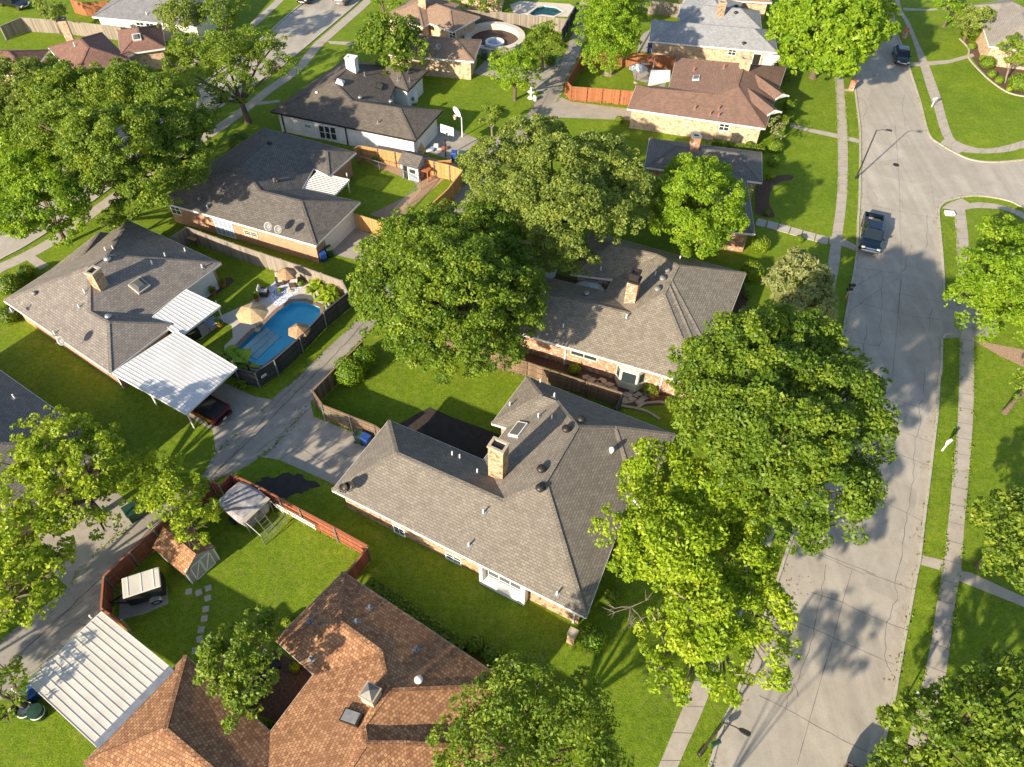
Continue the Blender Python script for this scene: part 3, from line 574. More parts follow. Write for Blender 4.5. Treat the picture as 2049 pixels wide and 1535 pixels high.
    def dish(s, x, y, r=.36, mat='grey', dirv=(-.2, -.9, .55)):
        p, n = s.on(x, y); p = Vector(p); base = p; d = Vector(dirv).normalized(); c = base+Vector((0, 0, .75))
        o = MB().tube([base, base+Vector((0, 0, .35)), c-d*.06], .03, 6).build('satellite_dish', 'steel', s.roof, True)
        a = d.cross(Vector((0, 0, 1))).normalized(); b = a.cross(d); m = MB(); rings = []
        for k in range(5):
            rr = r*(k+.02)/4; rings.append([c-d*.1+d*.12*(rr/r)**2*1.3+(a*math.cos(t)+b*math.sin(t)*1.08)*rr for t in [2*math.pi*j/18 for j in range(18)]])
        m.loft(rings+[[v+d*-.012 for v in rings[-1]]], cap=False); m.build('reflector', mat, o, True, smooth=True)
        MB().tube([c-b*r, c+d*.5-b*r*.3], .018, 5).bar(c+d*.5-b*r*.3, c+d*.42-b*r*.3, .09, .07).build('feed_arm', 'dark', o, True)
    def spout(s, x0, y0, x1, y1, mat='white', r=.05):
        h = s.hit(x0, y0)
        if h:
            _, p, d, n = h; q = p+n*.07; MB().box((q.x, q.y, 1.22), (.12, .1, 2.4), math.atan2(d.y, d.x)).build('downspout', mat, s.o, True)
def hipr(c0, c1, c2, pitch=.42, ends=(1, 1), z=2.7):
    a, b, e = G(*c0, z), G(*c1, z), G(*c2, z); d = b-a; L = d.length; d.normalize(); n = Vector((-d.y, d.x, 0)); w_ = (e-b).dot(n)
    c_ = b+n*w_; g_ = a+n*w_; W = abs(w_); h = pitch*W/2
    if L >= W:
        r0 = a+n*w_/2+d*(W/2 if ends[0] else 0)+Vector((0, 0, h)); r1 = b+n*w_/2-d*(W/2 if ends[1] else 0)+Vector((0, 0, h))
        F_ = [[a, b, r1, r0], [b, c_, r1], [c_, g_, r0, r1], [g_, a, r0]]
    else:
        h = pitch*L/2; r0 = a+d*L/2+n*math.copysign(L/2 if ends[0] else 0, w_)+Vector((0, 0, h)); r1 = g_+d*L/2-n*math.copysign(L/2 if ends[1] else 0, w_)+Vector((0, 0, h))
        F_ = [[a, b, r0], [b, c_, r1, r0], [c_, g_, r1], [g_, a, r0, r1]]
    return [[v.copy() for v in f] for f in F_], [a, b, c_, g_]
def solved(key, *a, **k):
    h = HS[key]; V = {n: Vector(p) for n, p in h['v'].items()}; F_ = [[V[n] for n in f.split()] for f in h['f']]
    und = {}
    for f in h['f']:
        q = f.split()
        for i in range(len(q)): e = (q[i], q[(i+1) % len(q)]); und.setdefault(tuple(sorted(e)), []).append(e)
    nx = {}
    for e, l in und.items():
        if len(l) == 1: nx.setdefault(e[0], []).append(e[1]); nx.setdefault(e[1], []).append(e[0])
    st = next(iter(nx)); loop = [st]; prev = None; cur = st
    while True:
        c = [x for x in nx[cur] if x != prev]; n_ = c[0]
        if n_ == st: break
        loop.append(n_); prev, cur = cur, n_
    return House(*a, F_, [[V[n] for n in loop]], **k)
def rects(name, label, L, roof, wall, trim='white', **k):
    F_, lo = [], []
    for i, r in enumerate(L):
        f, l = hipr(*r, **({} if 'z' in k else {})) if not isinstance(r[-1], dict) else hipr(*r[:-1], **r[-1])
        dz = Vector((0, 0, .012*i))
        F_ += [[v+dz for v in q] for q in f]; lo.append([v+dz for v in l])
    return House(name, label, F_, lo, roof, wall, trim)
# main house
h1 = solved('h1', 'ranch_house', 'taupe hip-roofed brick house in the middle with a brick chimney and dark round vents', roof='sh_taupe', wall='br_tan')
a1 = head((664, 981), (1173, 1236), 2.7)
h1.chimney(997, 948, 1004, 893, 1.15, .85, a1, 'br_tan', 'stone')
for x, y in ((1083, 942), (1081, 980), (1133, 862), (1163, 842)): h1.turbine(x, y, 'dark', .27, .42)
h1.turbine(1223, 906, 'white', .16, .55)
for x, y in ((967, 1027), (938, 1093), (1114, 1190), (1020, 812), (1077, 835), (1104, 838), (905, 911), (920, 917), (955, 946), (1109, 794), (1081, 766)): h1.pipe(x, y)
h1.skylight(1037, 861, 1.5, .9, 'skylight', 'white')
h1.dish(702, 984, .38, 'dark'); h1.dish(690, 987, .34, 'dark')
h1.window(1010, 1168, 2.6, 1.5, mat='glass', frame='white', mull=2); h1.window(908, 1120, 1.3, .9); h1.window(800, 1064, 1., 1.)
h1.window(770, 1020, 0.6, .5, 'meter_box', 'grey'); h1.spout(1148, 1240, 0, 0); h1.window(715, 905, 4.8, 2.1, 'garage_door', 'white', 'tan', 0.02, 0)
E_ = h1.hit(1012, 1168)
if E_:
    _, p, d, n = E_; zz = Vector((0, 0, 1)); m = MB(); q = Vector((p.x, p.y, 0))
    for u in (-1.6, 1.6): m.hexa([q+d*(u-.12)+n*.6, q+d*(u+.12)+n*.6, q+d*(u+.12), q+d*(u-.12)]+[v+zz*2.45 for v in (q+d*(u-.12)+n*.6, q+d*(u+.12)+n*.6, q+d*(u+.12), q+d*(u-.12))])
    m.hexa([q+d*-1.48+n*.6, q+d*1.48+n*.6, q+d*1.48, q-d*1.48]+[v+zz*.55 for v in (q+d*-1.48+n*.6, q+d*1.48+n*.6, q+d*1.48, q-d*1.48)]); m.build('bay_surround', 'white', h1.o, True)
# brick house north of it
h2 = solved('h2', 'ranch_house', 'brown-shingled brick house with a tall red brick chimney right of the big dark tree', roof='sh_brown', wall='br_red')
a2 = head((1063, 670), (1342, 755), 2.7)
h2.chimney(1262, 600, 1268, 560, .95, .95, a2, 'br_red', 'dark', False)
p, h, o = h2.chimney(1262, 599, 1272, 547, .78, .78, a2, 'dark', 'dark', True, 'chimney_shroud')
for x, y in ((1334, 543), (1325, 560), (1315, 581)): h2.turbine(x, y, 'grey', .25, .36)
h2.turbine(1173, 590, 'steel', .22, .34)
for x, y in ((1253, 637), (1311, 551), (1127, 655), (1202, 541), (1360, 520)): h2.pipe(x, y)
h2.window(1169, 708, 2.4, 1.0, frame='cream'); h2.spout(1132, 702, 0, 0); h2.spout(1322, 770, 0, 0); h2.window(1180, 575, 2.2, 1.8, 'shutter', 'cream', 'cream')
E_ = h2.hit(1262, 748)
if E_:
    _, p, d, n = E_; q = Vector((p.x, p.y, 0)); z1 = Vector((0, 0, 2.35)); b = [q-d*1.25, q-d*.75+n*.7, q+d*.75+n*.7, q+d*1.25]
    m = MB().hexa([b[0], b[1], b[2], b[3]]+[v+z1 for v in b]); o = m.build('bay_window', 'cream', h2.o, True); m = MB()
    for i in range(3):
        a, c = b[i], b[i+1]; t = (c-a).normalized(); nn = Vector((t.y, -t.x, 0)); L = (c-a).length; A = a+t*.16+nn*.012; C = a+t*(L-.16)+nn*.012
        m.poly([A+Vector((0, 0, .9)), C+Vector((0, 0, .9)), C+Vector((0, 0, 2.0)), A+Vector((0, 0, 2.0))])
    m.build('pane', 'glass', o, True)
# orange tile house
h3 = solved('h3', 'tile_roof_house', 'house with rusty orange tile roof and a pyramid-capped chimney at the bottom', roof='sh_tile', wall='br_orange', trim='tan')
a3 = head((696, 1148), (965, 1328), 2.7)
p, h, o = h3.chimney(745, 1398, 746, 1384, .85, .8, a3+.1, 'tan', 'stone', False)
cs, sn = math.cos(a3+.1)*.42, math.sin(a3+.1)*.42; bb = [Vector((p.x+u*cs-v*sn, p.y+u*sn+v*cs, h+.14)) for u, v in ((-1, -1), (1, -1), (1, 1), (-1, 1))]; tp = Vector((p.x, p.y, h+.45))
m = MB()
for i in range(4): m.poly([bb[i], bb[(i+1) % 4], tp])
m.poly(bb[::-1]).build('chimney_hood', 'hood', o, True)
for x, y in ((740, 1216), (713, 1244), (833, 1300), (620, 1243), (623, 1320)): h3.pipe(x, y, .3, .07, 'grey')
h3.turbine(838, 1362, 'white', .2, .32); h3.skylight(706, 1438, .75, 1.2, 'grey', 'dark', .3)
# left pool house
h4 = solved('h4', 'ranch_house', 'grey-brown hip-roofed house on the left joined to the white metal carport', roof='sh_left', wall='br_orange')
a4 = head((221, 746), (442, 526), 2.7)
h4.chimney(201, 571, 186, 543, .95, .8, a4, 'br_tan', 'stone')
h4.skylight(279, 573, 1.25, 1.25, 'skylight', 'tan', .25, True)
for x, y in ((170, 586), (159, 616), (110, 669), (24, 623), (212, 502), (227, 499), (371, 503), (331, 513), (305, 529), (405, 536)): h4.pipe(x, y, .4, .055)
h4.turbine(217, 522, 'steel', .25, .4); h4.turbine(218, 636, 'steel', .22, .34); h4.turbine(70, 589, 'grey', .18, .3)
h4.dish(130, 695, .36, 'grey'); h4.window(85, 684, 2.2, 1.4); h4.window(400, 565, 3.2, 2.3, 'siding_panel', 'white', 'white', 0.02, 0); h4.window(160, 730, 1., .9)
E_ = h4.hit(85, 684)
if E_:
    _, p, d, n = E_; q = Vector((p.x, p.y, 0)); b = [q-d*1.7, q-d*1.1+n*.7, q+d*1.1+n*.7, q+d*1.7]
    MB().hexa(b+[v+Vector((0, 0, .7)) for v in b]).hexa([v+Vector((0, 0, 2.1)) for v in b]+[v+Vector((0, 0, 2.45)) for v in b]).build('bay_frame', 'white', h4.o, True)
# brick house with two dishes
h5 = solved('h5', 'ranch_house', 'charcoal-roofed orange brick house with two satellite dishes and a white garage door', roof='sh_dark', wall='br_orange')
h5.dish(540, 466, .4, 'grey'); h5.dish(560, 472, .38, 'grey'); h5.pipe(416, 418); h5.pipe(549, 364, .4, .09, 'grey'); h5.turbine(556, 364, 'dark', .18, .3); h5.turbine(540, 288, 'dark', .2, .3); h5.turbine(400, 400, 'grey', .15, .3)
h5.window(681, 467, 4.9, 2.1, 'garage_door', 'white', 'white', .02, 0); h5.window(449, 454, 2.2, 2.1, 'window', 'bluegrey', 'white', .1, 3); h5.window(502, 467, 1.6, .6, frame='cream'); h5.window(352, 420, 1.2, 1.1)
# white house
h6 = solved('h6', 'ranch_house', 'white-painted brick house with dark grey roof and white chimney', roof='sh_dark2', wall='br_white', trim='dark')
a6 = head((546, 231), (830, 285), 2.7)
h6.chimney(706, 140, 704, 116, 1.2, .9, a6, 'white', 'white', False)
h6.skylight(759, 174, 1.2, .8, 'skylight', 'dark'); h6.skylight(680, 166, .9, .9, 'white', 'white', .2, True); h6.turbine(721, 198, 'steel', .2, .35); h6.turbine(782, 206, 'steel', .2, .35); h6.turbine(634, 186, 'white', .15, .2)
for x, y in ((757, 247), (730, 152), (797, 161), (820, 163), (817, 147)): h6.pipe(x, y, .5, .07, 'grey')
for x in (645, 656, 667): h6.window(x, 264+(x-645)*.14, .85, 1.7, frame='white', mull=0)
h6.window(616, 252, .9, .5); h6.window(853, 268, 4.8, 2.1, 'garage_door', 'white', 'white', .02, 0); h6.spout(694, 272, 0, 0, 'dark'); h6.spout(568, 248, 0, 0, 'dark')
# far houses
h7 = rects('ranch_house', 'brown-roofed tan brick house behind the round green tree at the top', [((770, 108), (948, 123), (977, 81)), ((768, 31), (846, 55), (848, -12), {'pitch': .42}), ((815, 30), (906, 64), (933, 24))], 'sh_tanfar', 'br_pale')
h7.chimney(845, 12, 843, -4, 1., .8, 0, 'br_pale'); h7.dish(877, 106, .35, 'steel'); h7.window(905, 55, 1.2, 1.); h7.window(958, 112, 3.4, 2.1, 'garage_door', 'white', 'white', .02, 0)
h8 = solved('h8', 'ranch_house', 'reddish brown roofed pale brick house beside the red fenced yard', roof='sh_rust', wall='br_pale')
h8.chimney(1489, 135, 1492, 118, 1.1, .9, 0, 'br_pale', 'stone', False); h8.skylight(1393, 157, 1.1, .8, 'skylight', 'white')
for x, y in ((1390, 219), (1438, 219), (1421, 230), (1438, 233), (1448, 137), (1388, 142)): h8.pipe(x, y, .5, .08, 'terracotta')
h8.window(1449, 254, 1.2, 1.0); h8.window(1376, 247, .5, .5, 'meter_box', 'grey', 'cream')
def gablet(hs, a, b, za, zb, w_, roof, nm='roof'):
    A, B = G(*a, za), G(*b, zb); B.z = A.z = (za+zb)/2; d = (B-A).normalized(); n = Vector((-d.y, d.x, 0)); dz = Vector((0, 0, w_*.42))
    m = MB(); m.poly([A, B, B-n*w_-dz, A-n*w_-dz]).poly([B, A, A+n*w_-dz, B+n*w_-dz]); r = m.build(nm, roof, hs.o, True)
    MB().poly([B-d*.05-n*w_-dz, B-d*.05+n*w_-dz, B-d*.05-Vector((0, 0, .04))]).bar(B-n*w_-dz, B, .06, .2).bar(B, B+n*w_-dz, .06, .2).build('gable_end', 'white', r, True)
gablet(h8, (1478, 158), (1551, 224), 4.2, 3.9, 1.0, 'sh_rust'); gablet(h8, (1513, 148), (1567, 191), 4.1, 3.9, 1.0, 'sh_rust')
h9 = rects('ranch_house', 'light grey roofed brick house beyond the red fence at the top right', [((1300, 82), (1556, 105), (1562, 62)), ((1356, 34), (1470, 52), (1500, 8), {'pitch': .4}), ((1361, 8), (1520, 22), (1518, 60), {'pitch': .42})], 'sh_light', 'br_pale')
h9.chimney(1441, 28, 1446, 5, .9, .9, 0, 'br_tan'); h9.window(1465, 104, 1.1, .9); h9.window(1514, 117, 1.1, 2.1, 'door', 'dark', 'white', .02, 0); h9.window(1545, 118, 2.2, 2.1, 'garage_door', 'white', 'white', .02, 0)
for x, y in ((1473, 14), (1472, 27), (1488, 88)): h9.turbine(x, y, 'dark', .2, .3)
h10 = rects('ranch_house', 'slate grey roofed house behind the bright green maple', [((1290, 334), (1525, 365), (1534, 306)), ((1440, 462), (1511, 468), (1528, 345), {'pitch': .4})], 'sh_slate', 'br_red')
h10.chimney(1388, 297, 1391, 272, .85, .85, .1, 'br_red', 'steel'); h10.pipe(1413, 292, .8, .1, 'steel')
h11 = rects('ranch_house', 'plain light grey roofed white house at the top left', [((184, 33), (395, 53), (410, -20))], 'sh_grey', 'cream')
h11.pipe(294, 30); h11.window(280, 47, 1.2, 1.2); h11.window(300, 50, 1.2, 1.2)
h12 = rects('ranch_house', 'maroon-roofed house with a tall chimney behind the large oak at the top left', [((150, 152), (268, 108), (328, 76)), ((96, 95), (150, 155), (250, 110), {'pitch': .42}), ((-60, 150), (60, 150), (95, 100), {'pitch': .42}), ((235, 62), (240, 110), (328, 76))], 'sh_maroon', 'br_pale')
h12.chimney(136, 68, 128, 38, .9, .8, .3, 'br_pale', 'dark', False); h12.skylight(274, 76, 1., 1., 'skylight', 'white', .2, True); h12.pipe(150, 93, .5)
h13 = rects('ranch_house', 'warm grey roofed house behind the clipped bushes in the top right corner', [((1980, 92), (2120, 110), (2140, 40)), ((1938, 12), (1993, 44), (2110, 48), {'pitch': .38})], 'sh_warm', 'br_pale')
h13.window(2012, 48, 1., 1.)
h14 = rects('ranch_house', 'dim grey roofed house cut off by the left edge of the picture', [((-330, 830), (-30, 1085), (232, 905))], 'sh_slate', 'br_tan')
h14.pipe(30, 797); h14.window(72, 966, 3., 2.1, 'garage_door', 'white', 'white', .02, 0)
h15 = rects('ranch_house', 'brick house cut off by the top edge behind the pale roofed house', [((1365, -4), (1545, 5), (1550, -60)), ], 'sh_tanfar', 'br_pale')
h16 = rects('ranch_house', 'tan house cut off by the top edge left of the turquoise pool', [((915, -18), (1010, -12), (1015, -50))], 'sh_tanfar', 'br_pale')
# ================================================================== fences
def fence(label, pts, mat, h=1.85, rails=True, side=1, postmat=None, cap=True, pix_top=True, group='wooden yard fences', step=2.4, postw=.1, bw=.15, cat='fence'):
    """pts: photo pixels of the top line"""
    W = [G(x, y, h if pix_top else 0) for x, y in pts]; W = [Vector((p.x, p.y, 0)) for p in W]
    o = thing('wooden_fence', label, cat, W[0], 0, group); b = MB(); r = MB(); posts = []
    for a, c in zip(W, W[1:]):
        d = c-a; L = d.length; d.normalize(); n = Vector((-d.y, d.x, 0)); k = max(1, int(L/bw)); s = L/k
        for i in range(k):
            u = (i+.5)*s; p = a+d*u; hh = h+random.uniform(-.02, .02); b.box((p.x, p.y, hh/2+.02), (s*.93, .022, hh-.04), math.atan2(d.y, d.x), tint=random.random())
        if rails:
            for z in (.35, h*.55, h-.25): r.bar(a+n*side*.05+Vector((0, 0, z)), c+n*side*.05+Vector((0, 0, z)), .05, .09, tint=.6)
        if cap: r.bar(a+Vector((0, 0, h+.03)), c+Vector((0, 0, h+.03)), .13, .04, tint=.9)
        q = max(1, round(L/step))
        for i in range(q+1): posts.append(a+d*(L*i/q)+n*side*.09)
    b.build('boards', mat, o, True)
    if r.v: r.build('rail', mat, o, True)
    ph = h+.06; base = MB().box((0, 0, ph/2), (postw, postw, ph), tint=.7).lathe([(postw*.7, ph), (.01, ph+.06)], (0, 0, 0), 4).build('post', postmat or mat, o); base.location = posts[0]-o.location
    seen = [posts[0]]
    for p in posts[1:]:
        if min((p-q).length for q in seen) < .5: continue
        seen.append(p)
        if len(seen) > 95: break
        c = base.copy(); COL.objects.link(c); c.parent = o; c.location = p-o.location
    return o
fence('weathered grey board fence along the north side of the pool yard', [(340, 477), (373, 455), (400, 465), (465, 488), (522, 507), (600, 533), (684, 563), (696, 586)], 'f_grey', side=1)
fence('dark stained fence between the swimming pool and the alley', [(696, 586), (646, 626), (598, 677), (547, 722), (509, 747), (471, 737), (443, 716)], 'f_dark', side=1, postmat='steel', bw=.17)
fence('brown board fence at the alley corner of the middle back yard', [(725, 683), (670, 737), (625, 783), (645, 811), (700, 833), (749, 852), (762, 861)], 'f_brown', side=-1, postmat='steel')
fence('sunlit brown fence between the two middle houses', [(885, 668), (945, 690), (1008, 712), (1054, 725), (1100, 741), (1175, 765), (1247, 788)], 'f_brown', side=-1)
fence('short dark gate fence beside the flagstone garden', [(1247, 788), (1232, 818)], 'f_dark', side=-1, rails=False)
fence('redwood fence around the yard with the brown shed', [(340, 1030), (420, 962), (441, 971), (462, 949), (520, 976), (600, 1020), (670, 1057), (737, 1094), (710, 1128), (694, 1146)], 'f_red', side=-1, postmat='steel')
fence('redwood fence beside the black trailer along the alley', [(340, 1030), (307, 1061), (258, 1106), (207, 1154), (202, 1219), (241, 1243)], 'f_red', side=1, postmat='steel')
fence('golden cedar fence behind the blue playhouse', [(707, 298), (720, 292), (790, 305), (868, 324), (899, 331), (926, 341)], 'f_orange', side=-1, postmat='steel')
fence('tall cedar fence along the alley east of the play yard', [(926, 341), (895, 380), (834, 436), (806, 446), (763, 445), (707, 428)], 'f_orange', side=-1, postmat='steel')
fence('low cedar return fence by the two bins', [(868, 324), (903, 321)], 'f_orange', side=1, h=1.7)
fence('red stained fence around the yard with the white patio cover', [(1163, 113), (1134, 163), (1144, 174), (1205, 178), (1275, 184)], 'f_rust', side=-1, postw=.14)
fence('dark red fence at the back of the yard with the white patio cover', [(1163, 113), (1215, 104), (1266, 107), (1350, 113), (1385, 119)], 'f_rust', side=1)
fence('grey fence between the two far swimming pools', [(925, 20), (1000, 25), (1060, 31), (1136, 39)], 'f_grey')
fence('nearly black fence along the far end of the alley', [(1158, 0), (1136, 39), (1124, 62)], 'f_dark')
fence('grey fence behind the maroon-roofed house', [(0, 53), (41, 36), (120, 41), (200, 50), (290, 62)], 'f_grey')
fence('short grey fence at the top beside the light grey roof', [(1285, 2), (1330, 4), (1362, 10)], 'f_grey')
fence('orange gate fence at the far top left behind the small tree', [(140, 0), (165, 6), (215, 3)], 'f_rust')
fence('grey fence hidden under the olive trees behind the brick chimney house', [(1040, 480), (1100, 500)], 'f_grey')
fence('low fence behind the small pool with the round rim', [(968, 92), (1000, 98), (1030, 97)], 'f_grey', h=1.3)
# chain link
def chain(label, pts):
    W = [G(x, y, 0) for x, y in pts]; o = thing('chain_link_fence', label, 'fence', W[0], 0, 'chain link fences'); r = MB(); w_ = MB()
    for a, c in zip(W, W[1:]):
        r.bar(a+Vector((0, 0, 1.2)), c+Vector((0, 0, 1.2)), .05); L = (c-a).length; n = int(L/.3)
        for i in range(n): w_.bar(a.lerp(c, i/n)+Vector((0, 0, .03)), a.lerp(c, (i+1)/n)+Vector((0, 0, 1.18)), .008).bar(a.lerp(c, (i+1)/n)+Vector((0, 0, .03)), a.lerp(c, i/n)+Vector((0, 0, 1.18)), .008)
        q = max(1, round(L/3))
        for i in range(q): p = a.lerp(c, i/q); MB().tube([p, p+Vector((0, 0, 1.25))], .035, 6).build('post', 'steel', o, True)
    r.build('top_rail', 'steel', o, True); w_.build('mesh', 'steel', o, True)
chain('chain link fence in front of the blue playhouse', [(712, 328), (760, 343), (805, 357), (843, 380)])
chain('chain link fence running down to the cedar fence', [(843, 380), (815, 412), (785, 445)])
# ================================================================== vehicles
def wheel(o, x, y, r=.36, w_=.24, s=1):
    t = MB(); 
    def ring(rr, yy): return [(x+rr*math.cos(a), y+yy*s, r+rr*math.sin(a)) for a in [2*math.pi*k/20 for k in range(20)]]
    t.loft([ring(r*.6, w_/2), ring(r*.93, w_/2), ring(r, w_*.35), ring(r, -w_*.35), ring(r*.93, -w_/2), ring(r*.6, -w_/2)])
    wo = t.build('wheel', 'tyre', o); m = MB().loft([ring(r*.62, w_/2+.004), ring(r*.5, w_/2-.02), ring(r*.12, w_/2-.01)]); m.build('rim', 'chrome', wo)
def sec(x, hw, z0, z1, bulge=.04, rt=.12):
    return [(x, -hw+.05, z0), (x, -hw, z0+.12), (x, -hw-bulge, (z0+z1)/2), (x, -hw, z1-rt*.6), (x, -hw+rt, z1), (x, hw-rt, z1), (x, hw, z1-rt*.6), (x, hw+bulge, (z0+z1)/2), (x, hw, z0+.12), (x, hw-.05, z0)]
def lights(o, L, hw, z, zt):
    for s in (-1, 1):
        MB().box((L/2-.1, s*(hw-.2), z), (.2, .36, .16)).build('headlight', 'lamp', o, bevel=.03)
        MB().box((-L/2+.04, s*(hw-.12), zt), (.12, .18, .28)).build('tail_light', 'tail', o, bevel=.02)
def cabin(o, x0, x1, x2, x3, hw, zb, zr, paintm):
    """glasshouse from rear base x0, rear roof x1, front roof x2, windscreen foot x3"""
    g_ = MB(); k = hw-.14
    g_.hexa([(x0, -hw+.03, zb-.05), (x3, -hw+.03, zb-.05), (x3, hw-.03, zb-.05), (x0, hw-.03, zb-.05), (x1, -k, zr), (x2, -k, zr), (x2, k, zr), (x1, k, zr)]); go = g_.build('windows', 'carglass', o)
    r = MB(); r.loft([[(x1-.04, -k-.01, zr-.03), (x2+.04, -k-.01, zr-.03), (x2+.04, k+.01, zr-.03), (x1-.04, k+.01, zr-.03)], [(x1-.02, -k, zr+.03), (x2+.02, -k, zr+.03), (x2+.02, k, zr+.03), (x1-.02, k, zr+.03)], [(x1+.1, -k+.12, zr+.07), (x2-.12, -k+.12, zr+.07), (x2-.12, k-.12, zr+.07), (x1+.1, k-.12, zr+.07)]])
    xm = (x1+x2)/2
    for s in (-1, 1):
        for (a, b) in (((x0, hw-.02), (x1, k+.005)), ((x3, hw-.02), (x2, k+.005)), ((xm, hw-.02), (xm, k+.005))): r.bar((a[0], s*a[1], zb-.02), (b[0], s*b[1], zr), .09)
    r.build('roof', paintm, o)
    for s in (-1, 1): MB().box((x3-.25, s*(hw+.14), zb+.06), (.14, .26, .17)).build('wing_mirror', paintm, o, bevel=.03)
def pickup(label, loc, rz, paintm, tonneau=False, group=None):
    o = thing('pickup_truck', label, 'pickup truck', loc, rz, group); L = 5.8; hw = .96
    b = MB().loft([sec(-2.9, .86, .5, .98), sec(-2.8, .94, .42, 1.12), sec(-2.0, hw, .38, 1.14), sec(-.75, hw, .36, 1.14)]); 
    bd = MB(); f = bd.loft([sec(-.78, hw, .36, 1.14), sec(.5, hw, .36, 1.12), sec(1.6, .95, .38, 1.10), sec(2.45, .93, .42, 1.02), sec(2.8, .86, .46, .9), sec(2.92, .74, .5, .8)]); bd.build('body', paintm, o, smooth=False, bevel=.02)
    bx = MB()
    for y in (-.9, .9): bx.box((-1.8, y, .86), (2.16, .13, .58))
    bx.box((-2.84, 0, .86), (.1, 1.75, .56)).box((-.78, 0, .86), (.08, 1.7, .56)).box((-1.8, 0, .5), (2.2, 1.86, .22)); bo = bx.build('cargo_bed', paintm, o, bevel=.015)
    if tonneau:
        MB().box((-1.8, 0, 1.16), (2.05, 1.6, .05)).build('bed_cover', 'black', bo)
    else:
        MB().box((-1.8, 0, .625), (2.0, 1.62, .03)).build('bed_liner', 'tan', bo); MB().box((-1.1, 0, .86), (.5, 1.5, .42)).build('tool_box', 'black', bo)
    cabin(o, -.75, -.62, .95, 1.62, .88, 1.12, 1.82, paintm)
    MB().box((2.93, 0, .58), (.2, 1.7, .22)).build('front_bumper', 'chrome', o, bevel=.04); MB().box((-2.98, 0, .55), (.18, 1.7, .2)).build('rear_bumper', 'black' if tonneau else 'chrome', o, bevel=.04)
    MB().box((2.88, 0, .8), (.1, .95, .2)).build('grille', 'chrome', o, bevel=.02); MB().box((-3.08, 0, .6), (.02, .34, .16)).build('number_plate', 'white', o)
    lights(o, L, .92, .84, .88)
    for x in (-1.85, 1.85):
        for s in (-1, 1): wheel(o, x, s*.86, .4, .26, s)
    return o
def car(label, loc, rz, paintm, suv=False, L=4.6, group=None):
    o = thing('parked_car', label, 'car', loc, rz, group); hw = .88; z = .16 if suv else 0
    S_ = [sec(-L/2, .72, .4, .82+z), sec(-L/2+.12, .84, .3, .95+z), sec(-L/2+.6, hw, .26, .98+z), sec(0, hw+.02, .24, .95+z), sec(L/2-1.3, hw, .26, .92+z), sec(L/2-.5, .86, .3, .8+z), sec(L/2-.12, .78, .34, .7+z), sec(L/2, .62, .4, .6+z)]
    MB().loft(S_).build('body', paintm, o, bevel=.02)
    if suv: cabin(o, -L/2+.12, -L/2+.4, .55, 1.25, .82, 1.1, 1.68, paintm)
    else: cabin(o, -L/2+.55, -L/2+1.25, .35, 1.2, .8, .94, 1.42, paintm)
    MB().box((-L/2-.01, 0, .55), (.02, .34, .14)).build('number_plate', 'white', o); lights(o, L, .84, .66+z, .78+z)
    MB().box((L/2-.02, 0, .52), (.08, .9, .14)).build('grille', 'chrome', o, bevel=.02)
    for x in (-L/2+.85, L/2-.9):
        for s in (-1, 1): wheel(o, x, s*.8, .34, .22, s)
    return o
def between(a, b, L, atfront=True, z=0):
    A, B = G(*a, z), G(*b, z); d = (A-B).normalized(); c = A-d*L/2 if atfront else (A+B)/2; return Vector((c.x, c.y, .012)), math.atan2(d.y, d.x)
l, r = between((1736, 513), (1744, 425), 6.0); pickup('dark blue pickup with an open empty bed parked at the street kerb', l, r, 'navycar')
A, B = G(453, 846), G(396, 815); l = A+(B-A).normalized()*3.0; pickup('dark red pickup with a covered bed backed out under the white carport', (l.x, l.y, .02), math.atan2((B-A).y, (B-A).x), 'redcar', True)
l, r = between((1804, 135), (1795, 95), 4.6); car('black car parked facing the camera on the far east kerb', l, r, 'blackcar')
l, r = between((1716, 113), (1708, 70), 4.6); car('pale blue car mostly hidden under the big green street tree', l, r, 'bluecar', True)
l, r = between((604, 13), (636, -22), 4.8); car('dark sports utility car facing down the far left street', l, r, 'blackcar', True)
l, r = between((712, -22), (679, 13), 4.8); l = G(690, 2); car('silver sports utility car at the top edge with its rear towards us', (l.x, l.y, .012), r, 'silvercar', True)
l, r = between((60, 20), (2, 6), 5.0, False); car('black car parked at the top left corner beside the grey fence', l, r, 'blackcar', False, 4.9)
l, r = between((1722, 1620), (1712, 1541), 4.6, False); l, r = between((1700, 1700), (1712, 1539), 4.6, False); p = G(1712, 1545)+ (G(1700, 1700)-G(1712, 1545)).normalized()*2.3
car('dark car cut off by the bottom edge of the street', (p.x, p.y, .012), math.atan2((p-G(1712, 1545)).y, (p-G(1712, 1545)).x), 'blackcar', True)
